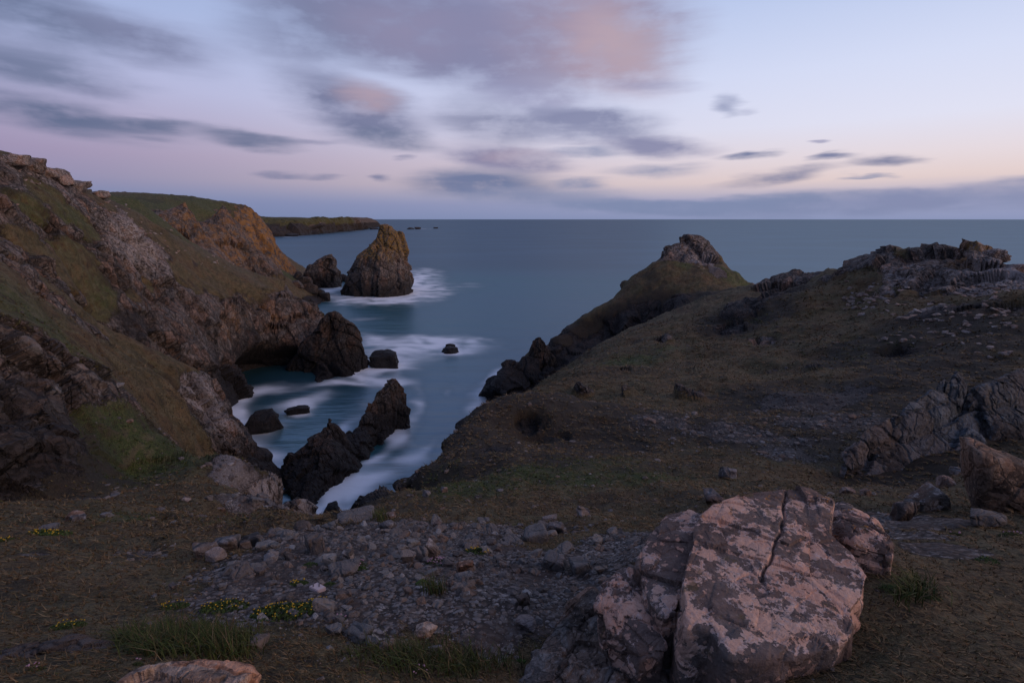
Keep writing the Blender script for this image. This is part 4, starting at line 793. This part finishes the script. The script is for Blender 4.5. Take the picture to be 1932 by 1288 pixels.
# single rocks on the near ground: px, py, width, height, material, label
NEAR = [(1903, 915, 140, 150, M_DARKB, 'dark boulder with a lit lichened top beside the grey outcrop'), (1745, 945, 84, 54, M_LICH, 'slanted brown rock with round pale lichen spots below the grey outcrop'), (1703, 960, 44, 50, M_OUT, 'grey pointed rock next to the lichen spotted rock'), (1868, 985, 66, 30, M_STONE, 'half buried flat rock under the dark boulder'),
        (1600, 930, 28, 16, M_OUT, 'small pale rock at the foot of the grey outcrop'), (1632, 934, 24, 18, M_OUT, 'angular grey rock at the foot of the grey outcrop'),
        (1790, 902, 30, 26, M_OUT, 'lowest pale block in the row of stepped pale rocks'), (1808, 890, 26, 18, M_OUT, 'middle pale block in the row of stepped pale rocks'), (1828, 878, 28, 16, M_OUT, 'topmost pale block in the row of stepped pale rocks'),
        (592, 1030, 46, 40, M_STONE, 'square grey boulder standing in the scree'), (655, 1052, 32, 34, M_LICH, 'pointed grey rock standing in the scree beside pink thrift'), (620, 1058, 26, 24, M_STONE, 'small brown rock leaning between the two standing scree rocks'), (645, 1078, 60, 16, M_STONE, 'flat grey rock lying below the pointed scree rock'),
        (815, 1037, 26, 44, M_LICH, 'upright pale rock slab standing in the scree above pink thrift'), (795, 1044, 26, 30, M_STONE, 'grey rock leaning on the upright pale slab'), (770, 1050, 30, 24, M_STONE, 'squat grey rock propped by the leaning scree rock'), (878, 1068, 34, 26, M_BROWN, 'rusty brown rock in the scree past the pink thrift'), (845, 1062, 26, 16, M_STONE, 'low grey rock touching the pink thrift cushion'),
        (385, 1036, 44, 34, M_OUT, 'blunt end block of the pale grey cluster nearest the yellow flowers'), (425, 1026, 46, 34, M_OUT, 'broad middle block of the pale grey rock cluster'), (470, 1024, 44, 26, M_OUT, 'slanting end block of the pale grey cluster nearest the scree'), (405, 1048, 34, 22, M_OUT, 'low split block resting against the pale grey cluster'),
        (1010, 1008, 50, 34, M_STONE, 'big dark rock under the grassy bank'), (1037, 976, 30, 12, M_OUT, 'thin flat slab on top of the grassy bank rocks'), (1048, 995, 34, 24, M_OUT, 'split grey rock beside the big dark bank rock'), (1101, 970, 26, 20, M_OUT, 'pale cube shaped rock at the edge of the turf'), (1048, 1064, 50, 34, M_STONE, 'broad grey brown rock by the yellow moss'), (1096, 1070, 42, 26, M_STONE, 'low grey rock near the big lichened boulder'),
        (987, 1134, 24, 26, M_STONE, 'small leaning rock in the gravel'), (993, 1178, 40, 20, M_OUT, 'flat grey rock beside the boulder foot'), (1350, 945, 44, 26, M_OUT, 'blue grey rock tucked behind the big lichened boulder'), (1376, 893, 34, 18, M_OUT, 'dark grey rock alone in the turf behind the boulder'),
        (804, 928, 18, 12, M_OUT, 'pale rock on the green patch above the inlet'), (838, 924, 12, 12, M_OUT, 'small upright rock on the green patch above the inlet'), (795, 994, 18, 18, M_OUT, 'leaf shaped pale slab at the edge of the scree'), (827, 988, 20, 14, M_OUT, 'flat pale slab in the turf beside the scree'), (731, 975, 30, 10, M_OUT, 'flat slab at the top of the scree chute'), (729, 992, 34, 16, M_OUT, 'long pale slab in the scree chute'), (670, 978, 70, 14, M_STONE, 'long flat rock at the lip of the inlet'),
        (798, 1190, 50, 20, M_BROWN, 'dark brown flat rock in the gravel path'), (675, 1195, 50, 26, M_STONE, 'grey brown rock at the end of the gravel'), (630, 1192, 34, 16, M_STONE, 'small rock beside the grey brown gravel rock'), (700, 1214, 32, 16, M_STONE, 'pale flat stone near the grey brown gravel rock'), (728, 1220, 32, 14, M_STONE, 'pale flat stone near the grey wedge stone in the turf'), (820, 1230, 28, 18, M_OUT, 'grey wedge stone in the short turf'),
        (507, 1055, 26, 14, M_OUT, 'flat blue grey stone where turf meets scree'), (491, 1081, 20, 14, M_OUT, 'oval blue grey stone above the yellow flowers'), (325, 1107, 16, 12, M_OUT, 'round pale stone among yellow flowers'), (141, 974, 34, 18, M_OUT, 'grey rock bedded in the turf below the rock face'), (90, 1000, 30, 10, M_STONE, 'dark flat rock among small yellow flowers'), (480, 1212, 44, 16, M_STONE, 'low mossy rock in the turf'),
        (200, 975, 20, 10, M_OUT, 'small grey rock on the mossy turf'), (350, 945, 16, 9, M_LICH, 'tiny pale rock on the brown slope'), (620, 990, 30, 14, M_STONE, 'brown rock on the lip above the inlet')]
for k, (x, y, w, h, mt, lb) in enumerate(NEAR):
    rock_at('boulder' if w > 60 else 'rock', x, y, w, h, mt, 200 + k, sub=4 if w > 40 else 3, depth=.75, sink=.2, turn=rng.uniform(-.5, .5), planes=5, rough=.05, label=lb, cat='boulder' if w > 60 else 'rock')
slab('brown_rock', [(200, 1300), (250, 1264), (330, 1247), (400, 1241), (455, 1245), (490, 1264), (505, 1300), (480, 1345), (350, 1370), (220, 1345)], (37.86, 0, 0), .5, M_BROWN, [(.4, .05), (.16, .07), (.07, .06)], 91, er=.25, flare=1.1, dome=.03, n=170, kt=44, kc=12, ks=20,
     label='warm brown rough rock in the turf at the path edge', cat='rock')
slab('bedded_slab', [(-80, 1262), (0, 1218), (90, 1207), (150, 1196), (225, 1214), (250, 1240), (190, 1258), (60, 1275), (0, 1290)], (37.28, -.02, -.02), .5, M_STONE, [(.5, .05), (.2, .08), (.08, .06)], 95, er=.2, flare=1.2, dome=.06, n=170, kt=44, kc=12, ks=20,
     label='broad dark brown rock slab bedded in turf with thrift on it', cat='rock')
# jagged crags on the right skyline
for k, (x, y, w, h, Y, lb) in enumerate(((1848, 474, 46, 36, 62, 'pointed orange crag on the crest of the right ridge'), (1806, 480, 34, 22, 64, 'leaning crag beside the pointed orange crag'), (1880, 486, 50, 26, 59, 'pale blocky crag at the end of the right ridge'), (1915, 515, 50, 26, 55, 'grey crag lowest on the right ridge')  )):
    rock_at('crag', x, y, w, h, stone_material('orange_crag', 1.3, lichen=.5, orange_z=33) if k == 0 else M_LICH, 320 + k, Y=Y, sub=4, depth=.8, sink=.42, planes=6, rough=.16, turn=.7 * k, label=lb, cat='crag')

for k, (x, y, w, h, Y, lb) in enumerate(((22, 303, 50, 22, 84, 'broken crag highest on the left hill crest'), (58, 312, 44, 26, 88, 'rounded orange tinged crag on the left hill crest'), (85, 326, 36, 20, 91, 'low crag in the gap of the left hill crest'), (108, 334, 40, 28, 95, 'overhanging crag on the left hill crest'), (140, 352, 44, 22, 101, 'stepped crag below the overhanging crag'), (178, 368, 40, 16, 110, 'last low crag where the left crest meets the green plateau'))):
    rock_at('crag', x, y, w, h, M_LICH, 340 + k, Y=Y, sub=4, depth=.9, sink=.5, planes=8, rough=.12, turn=.5 * k, label=lb, cat='crag')

# the pale square tile of stone
def tile():
    q = [(582, 1105), (599, 1097), (615, 1106), (599, 1114)]; c = pick(599, 1108); z = max(gz(S(a, b, c.z)[0], S(a, b, c.z)[1])[0] for a, b in q) + .06
    W = [S(a, b, z) for a, b in q]; v = [(x - c.x, y - c.y, z - c.z) for x, y, z in W] + [(x - c.x, y - c.y, z - c.z - .045) for x, y, z in W]
    bm = bmesh.new(); vs_ = [bm.verts.new(p) for p in v]
    for f in ((3, 2, 1, 0), (4, 5, 6, 7), (0, 1, 5, 4), (1, 2, 6, 5), (2, 3, 7, 6), (3, 0, 4, 7)): bm.faces.new([vs_[i] for i in f])
    bmesh.ops.recalc_face_normals(bm, faces=bm.faces); bmesh.ops.bevel(bm, geom=bm.edges[:], offset=.006, segments=2, affect='EDGES'); me = bpy.data.meshes.new('stone_tile'); bm.to_mesh(me); bm.free()
    m, T, b = new_mat('pale_tile'); p = T.n('ShaderNodeNewGeometry').outputs['Position']; T.put(b.inputs['Base Color'], T.mix(T.noise(p, 14, 4, .6), G((.42, .33, .33)), G((.56, .46, .46)))); b.inputs['Roughness'].default_value = .8
    o = obj('stone_tile', me, m, label='square pale pink stone tile lying flat on the scree edge', cat='tile'); o.location = c
    # two short worn strokes on its face
    ms, T, b = new_mat('worn_stroke'); b.inputs['Base Color'].default_value = (.12, .09, .09, 1)
    for dx in (-.035, .02):
        ctr = np.mean(np.array(v[:4]), 0); a = ctr + np.array((dx, .02, .004)); w = .006
        me = mesh_np('stroke', [(a[0] - w, a[1] - .03, a[2]), (a[0] + w, a[1] - .03, a[2]), (a[0] + w - .02, a[1] + .03, a[2]), (a[0] - w - .02, a[1] + .03, a[2])], [[0, 1, 2, 3]])
        obj('stroke', me, ms, o)
tile()

# ------------------------------------------------------------------ scattered stones
cov = np.empty(len(ground.data.vertices) * 4, np.float32); ground.data.attributes['cover'].data.foreach_get('color', cov); cov = cov.reshape(-1, 4)
pv0 = np.empty(len(ground.data.loops), np.int32); ground.data.loops.foreach_get('vertex_index', pv0); pv0 = pv0[::4]
def drop(x, y):
    ok, loc, nor, fi = ground.ray_cast(Vector((x, y, 120)), Vector((0, 0, -1)))
    return (loc, nor, cov[pv0[fi]]) if ok else (None, None, None)
def spots(n, r0, r1, a0, a1, want, power=1.0, tries=40):
    """places on the ground whose cover suits; nearer ground gets more"""
    out = []; k = 0
    while len(out) < n and k < n * tries:
        k += 1; u = rng.random(); r = math.exp(math.log(r0) + (math.log(r1) - math.log(r0)) * u ** power); a = math.radians(rng.uniform(a0, a1))
        loc, nor, cv = drop(r * math.sin(a), r * math.cos(a))
        if loc is None or loc.z < 1: continue
        if rng.random() < want(cv): out.append((loc, nor, cv))
    return out
shapes = [mesh_np('scree_stone', lump(500 + k, 3, 5)[0], tris=lump(500 + k, 3, 5)[1], smooth=False) for k in range(14)]
for me in shapes: me.materials.append(M_STONE)
sp = spots(300, 3.6, 16, -34, 28, lambda c: c[1] * (1 - c[0]), .8)
for k, (loc, nor, cv) in enumerate(sp):
    o = bpy.data.objects.new('scree_stone', shapes[k % 14]); C.objects.link(o); s = loc.length and math.hypot(loc.x, loc.y) * rng.uniform(.006, .013) * (1.6 if k % 9 == 0 else 1)
    o.scale = (s * rng.uniform(.8, 1.4), s * rng.uniform(.7, 1.1), s * rng.uniform(.45, .85)); o.rotation_euler = (rng.uniform(-.4, .4), rng.uniform(-.4, .4), rng.uniform(0, 6.28)); o.location = loc + Vector((0, 0, s * .2))
    o['label'] = 'angular grey stone lying loose in the scree gully'; o['category'] = 'stone'; o['group'] = 'loose stones of the scree'
def stone_field(name, pts, size, mat, label, sub=1, group=None):
    base = [lump(700 + k, sub, 4) for k in range(12)]; VV, FF, off = [], [], 0
    for k, (loc, nor, cv) in enumerate(pts):
        v, f = base[k % 12]; s = size(loc); a = rng.uniform(0, 6.28); R = np.array([[math.cos(a), -math.sin(a), 0], [math.sin(a), math.cos(a), 0], [0, 0, 1]], np.float32)
        VV.append((v * np.array((s * rng.uniform(.8, 1.5), s, s * rng.uniform(.4, .8)), np.float32)) @ R.T + np.array(loc, np.float32)); FF.append(f + off); off += len(v)
    return obj(name, mesh_np(name, np.concatenate(VV), tris=np.concatenate(FF), smooth=False), mat, label=label, cat='stones', kind='stuff')
far_ = lambda l: math.hypot(l.x, l.y)
stone_field('scree', spots(7500, 2.6, 30, -42, 40, lambda c: .08 + c[1] * (1 - c[0]), .85), lambda l: far_(l) * .0015 * (1 + min(rng.pareto(2.2), 3.5)), M_SCREE, 'small angular chips of stone filling the scree gully')
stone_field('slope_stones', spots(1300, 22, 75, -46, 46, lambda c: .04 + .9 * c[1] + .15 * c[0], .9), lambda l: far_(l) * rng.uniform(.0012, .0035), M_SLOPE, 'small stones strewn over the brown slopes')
# pale lichened rocks under the right crest and on the left hill
M_PALE = stone_material('pale_lichened_stone', 3.0, vary=True, scale=2.0, tint=(1.05, 1, .98))
for me in shapes: pass
pshapes = [s_.copy() for s_ in shapes]
for me in pshapes: me.materials.clear(); me.materials.append(M_PALE)
def pale_rocks(regions, label, group, name, smin, smax):
    for (px, py, rx, ry, n) in regions:
        for p in picks(np.array((px, py)) + rng.normal(size=(n, 2)) * np.array((rx, ry)) * .5):
            if p.z < 2: continue
            o = bpy.data.objects.new(name, pshapes[rng.integers(14)]); C.objects.link(o); s = far_(p) * rng.uniform(smin, smax)
            o.scale = (s * rng.uniform(1, 1.7), s, s * rng.uniform(.4, .75)); o.rotation_euler = (rng.uniform(-.3, .3), rng.uniform(-.3, .3), rng.uniform(0, 6.28)); o.location = p; o['label'] = label; o['category'] = 'rock'; o['group'] = group
pale_rocks([(1635, 560, 50, 36, 60), (1690, 530, 50, 20, 26), (1770, 590, 90, 30, 40), (1860, 540, 70, 30, 50), (1800, 620, 80, 24, 30), (1890, 590, 50, 30, 26), (1700, 640, 50, 20, 16), (1880, 660, 50, 14, 14)], 'pale lichened rock strewn below the crest of the right ridge', 'pale rocks of the right ridge', 'pale_rock', .0014, .0048)
pale_rocks([(255, 440, 50, 24, 70), (200, 400, 50, 20, 30), (300, 470, 50, 16, 24), (420, 490, 50, 14, 22), (60, 340, 50, 24, 20)], 'small pale rock on the brown left hillside', 'pale rocks of the left hillside', 'hillside_rock', .0009, .0026)
pale_rocks([(1330, 490, 16, 16, 40), (1300, 465, 30, 10, 26)], 'small pale rock on the crag of the conical hill', 'pale rocks of the conical hill', 'hilltop_rock', .0009, .0024)

# ------------------------------------------------------------------ grass, plants and flowers
def blade_material():
    m, T, b = new_mat('grass_blades'); col = T.n('ShaderNodeAttribute', attribute_name='tint').outputs['Color']
    T.put(b.inputs['Base Color'], col); b.inputs['Roughness'].default_value = .85; return m
M_BLADE = blade_material()
def blades(pts, length, width, tint, lean=.6):
    n = len(pts); L = np.array([p[0][:] for p in pts], np.float32); Nn = np.array([p[1][:] for p in pts], np.float32); cv = np.array([p[2] for p in pts], np.float32)
    d = np.hypot(L[:, 0], L[:, 1]); ln = length(d) * rng.uniform(.6, 1.3, n); wd = width(d) * rng.uniform(.7, 1.2, n)
    a = rng.uniform(0, 6.28, n); side = np.stack([np.cos(a), np.sin(a), 0 * a], 1); up = Nn * .5 + np.array((0, 0, .7)); b = a + 1.57 + rng.normal(0, .5, n)
    bend = np.stack([np.cos(b), np.sin(b), 0 * b], 1) * rng.uniform(.1, lean * 1.6, n)[:, None] + np.array((-.25, .05, 0))
    root = L - up * .01; mid = root + (up + bend * .35) * ln[:, None] * .55; tip = root + (up * .85 + bend) * ln[:, None]
    V = np.stack([root - side * wd[:, None], root + side * wd[:, None], mid + side * wd[:, None] * .7, mid - side * wd[:, None] * .7, tip], 1).reshape(-1, 3)
    i = np.arange(n)[:, None] * 5; q = i + np.array([0, 1, 2, 3]); t = i + np.array([3, 2, 4])
    g = np.clip(cv[:, 2] + rng.normal(0, .22, n), 0, 1); c = tint(g, n); return V, q, t, np.repeat(np.concatenate([c, np.ones((n, 1))], 1), 5, 0)
def turf_tint(g, n):
    dry = np.array([(.17, .095, .046), (.22, .14, .072), (.10, .056, .028), (.125, .092, .042), (.28, .19, .108)])[rng.integers(0, 5, n)]; wet = np.array([(.065, .090, .020), (.045, .068, .016), (.095, .110, .032)])[rng.integers(0, 3, n)]
    w = sst(g, .22, .7)[:, None]; return (dry * (1 - w) + wet * w) * np.array((.80, .80, .74)) * rng.uniform(.65, 1.15, n)[:, None]
def grass_object(name, parts, label):
    V, Q, T_, Cc, off = [], [], [], [], 0
    for (v, q, t, c) in parts: V.append(v); Q.append(q + off); T_.append(t + off); Cc.append(c); off += len(v)
    me = mesh_np(name, np.concatenate(V), np.concatenate(Q), np.concatenate(T_)); attr(me, 'tint', np.concatenate(Cc)); return obj(name, me, M_BLADE, label=label, cat='grass', kind='stuff')
turf = lambda c: max(0.0, (1 - c[0] * 1.4) * (1 - c[1] * 1.15))
def tufted(n, per, spread_, *a):
    out = []
    for (l, nn, c) in spots(n, *a):
        for _ in range(per):
            w_ = spread_(l) if nn.z > .72 else 0.0; dx, dy = rng.normal() * w_, rng.normal() * w_; out.append((Vector((l.x + dx, l.y + dy, l.z - (nn.x * dx + nn.y * dy) / max(nn.z, .3))), nn, c))
    return out
near = tufted(14000, 6, lambda l: .035, 1.3, 7.5, -56, 56, turf, .8); mid = tufted(9500, 6, lambda l: .09, 7, 24, -50, 50, turf, .9); farg = tufted(7000, 5, lambda l: .3, 22, 85, -50, 48, turf, .8)
grass_object('grass', [blades(near, lambda d: .05 + .010 * d, lambda d: .0014 + .0007 * d, turf_tint), blades(mid, lambda d: .06 + .010 * d, lambda d: .002 + .0009 * d, turf_tint), blades(farg, lambda d: .12 + .006 * d, lambda d: .006 + .0009 * d, turf_tint, .9)], 'short dry turf and grass covering the slopes')
lush = []
for (px, py, rx, ry, n) in ((300, 1225, 30, 8, 700), (370, 1215, 50, 12, 1500), (430, 1225, 30, 12, 500), (255, 1210, 16, 6, 250), (860, 1255, 70, 14, 700), (760, 1240, 50, 12, 350), (1720, 1120, 20, 10, 300), (720, 980, 8, 5, 200), (822, 1118, 10, 5, 160)):
    for p in picks(np.array((px, py)) + rng.normal(size=(n, 2)) * np.array((rx, ry))):
        lush.append((p, Vector((0, 0, 1)), np.array((0, 0, rng.uniform(.4, 1.0), 1))))
grass_object('long_grass', [blades(lush, lambda d: .07 + .012 * d, lambda d: .0016 + .0006 * d, turf_tint, .9)], 'longer soft green grass in tufts beside the foreground rocks')

def leafy(n, r, h, ls, rgb):
    """a low cushion of small leaves"""
    a = rng.uniform(0, 6.28, n); q = np.sqrt(rng.random(n)) * r; z = h * (1 - (q / r) ** 2) * rng.uniform(.5, 1.1, n)
    c = np.stack([q * np.cos(a), q * np.sin(a) * .8, z], 1); u = rng.normal(size=(n, 3)); u /= np.linalg.norm(u, axis=1, keepdims=True); w = np.cross(u, rng.normal(size=(n, 3))); w /= np.linalg.norm(w, axis=1, keepdims=True)
    V = np.stack([c - u * ls, c + w * ls * .45, c + u * ls, c - w * ls * .45], 1).reshape(-1, 3); Q = np.arange(n)[:, None] * 4 + np.arange(4)
    col = np.array(rgb) * rng.uniform(.5, 1.3, (n, 1)); return V, Q, np.repeat(np.concatenate([col, np.ones((n, 1))], 1), 4, 0)
OCT = (np.array([(1, 0, 0), (-1, 0, 0), (0, 1, 0), (0, -1, 0), (0, 0, .7), (0, 0, -.7)], float), np.array([(0, 2, 4), (2, 1, 4), (1, 3, 4), (3, 0, 4), (2, 0, 5), (1, 2, 5), (3, 1, 5), (0, 3, 5)]))
def plant(name, px, py, rpx, label, cat, leaf_rgb, flower_rgb=None, nf=0, fs=2.0, hh=.35, group=None, nl=500):
    c = pick(px, py); t = (c.y * CT - (c.z - H) * ST) / F; r = rpx * t
    e = empty(name, c, label, cat, group)
    V, Q, col = leafy(nl, r, r * hh, max(r * .09, t * 1.6), leaf_rgb); V[:, 2] += np.repeat([gz(c.x + x, c.y + y)[0] - c.z for x, y in V[::4, :2]], 4)
    me = mesh_np('foliage', V, Q); attr(me, 'tint', col); o = obj('foliage', me, M_BLADE, e, kind='stuff')
    if nf:
        VV, FF, off, cc = [], [], 0, []
        for k in range(nf):
            a = rng.uniform(0, 6.28); q = math.sqrt(rng.random()) * r * .95; x, y = q * math.cos(a), q * math.sin(a) * .8; z = gz(c.x + x, c.y + y)[0] - c.z + r * hh * (1 - (q / r) ** 2) * .9 + .03
            s = fs * t * rng.uniform(.5, .95); VV.append(OCT[0] * s + np.array((x, y, z))); FF.append(OCT[1] + off); off += 6; cc.append(np.repeat([list(np.array(flower_rgb) * rng.uniform(.7, 1.2)) + [1]], 6, 0))
        me = mesh_np('flower_heads', np.concatenate(VV), tris=np.concatenate(FF)); attr(me, 'tint', np.concatenate(cc)); obj('flower_heads', me, M_BLADE, e, kind='stuff')
    return e
Yl, Pk, Gr = (.55, .33, .02), (.42, .24, .30), (.055, .085, .022)
for (x, y, r, n, lb) in ((535, 1155, 58, 70, 'largest patch of yellow flowers at the lower end of the scree'), (605, 1135, 22, 22, 'small yellow flower patch touching the pale stone tile side of the big patch'), (425, 1145, 44, 34, 'long patch of yellow flowers between the largest and the sparse patch'), (330, 1143, 26, 14, 'sparse yellow flower patch beside a round pale stone'), (95, 1008, 34, 34, 'yellow flower patch by a dark flat rock below the rock face'), (10, 1022, 16, 10, 'small yellow flower patch near the rock face foot'), (128, 1180, 30, 16, 'yellow flower patch above the broad bedded slab'), (565, 1098, 18, 12, 'few yellow flowers beside the pale stone tile'), (902, 1040, 26, 26, 'low yellow moss cushion in the gravel')):
    plant('yellow_flower_patch', x, y, r, lb, 'flowers', Gr, Yl, n, 2.2, .18, 'yellow flower patches', 600)
for (x, y, r, n, lb) in ((828, 1062, 25, 46, 'pale pink thrift cushion under the upright pale slab'), (672, 1066, 22, 26, 'pale pink thrift cushion beside the pointed scree rock'), (68, 1262, 16, 9, 'pink thrift growing on the broad bedded slab'), (262, 1256, 9, 5, 'tiny pink thrift clump by the warm brown rock'), (1905, 1008, 20, 7, 'pink thrift clump below the dark boulder'), (1802, 1006, 14, 4, 'sparse pink thrift above the leafy green plant'), (792, 1272, 22, 10, 'pink thrift scattered in the short turf'), (640, 1168, 14, 8, 'small white flowered clump in the gravel')):
    plant('thrift_clump', x, y, r, lb, 'flowers', (.06, .075, .025), Pk, n, 2.4, .45, 'thrift clumps', 260)
for (x, y, r, hh, c, lb) in ((798, 1104, 14, .7, (.10, .17, .03), 'bright green leafy plant in the middle of the scree'), (585, 1067, 16, .5, (.06, .10, .025), 'dark green plant at the foot of the square boulder'), (1862, 1058, 20, .6, (.06, .11, .03), 'lone green leafy plant on the dark path'), (1690, 1112, 26, .3, (.07, .11, .03), 'green mossy cushion beside the lichened boulder edge'), (1760, 1130, 16, .3, (.06, .10, .03), 'smaller mossy cushion on the right path bank'), (985, 1246, 9, .6, (.09, .15, .03), 'small green seedling near the boulder base'), (624, 1103, 12, .5, (.055, .09, .025), 'green tuft behind the pale stone tile'), (682, 1072, 12, .5, (.06, .10, .025), 'green tuft under the second thrift cushion')):
    plant('green_plant', x, y, r, lb, 'plant', c, hh=hh, nl=260)
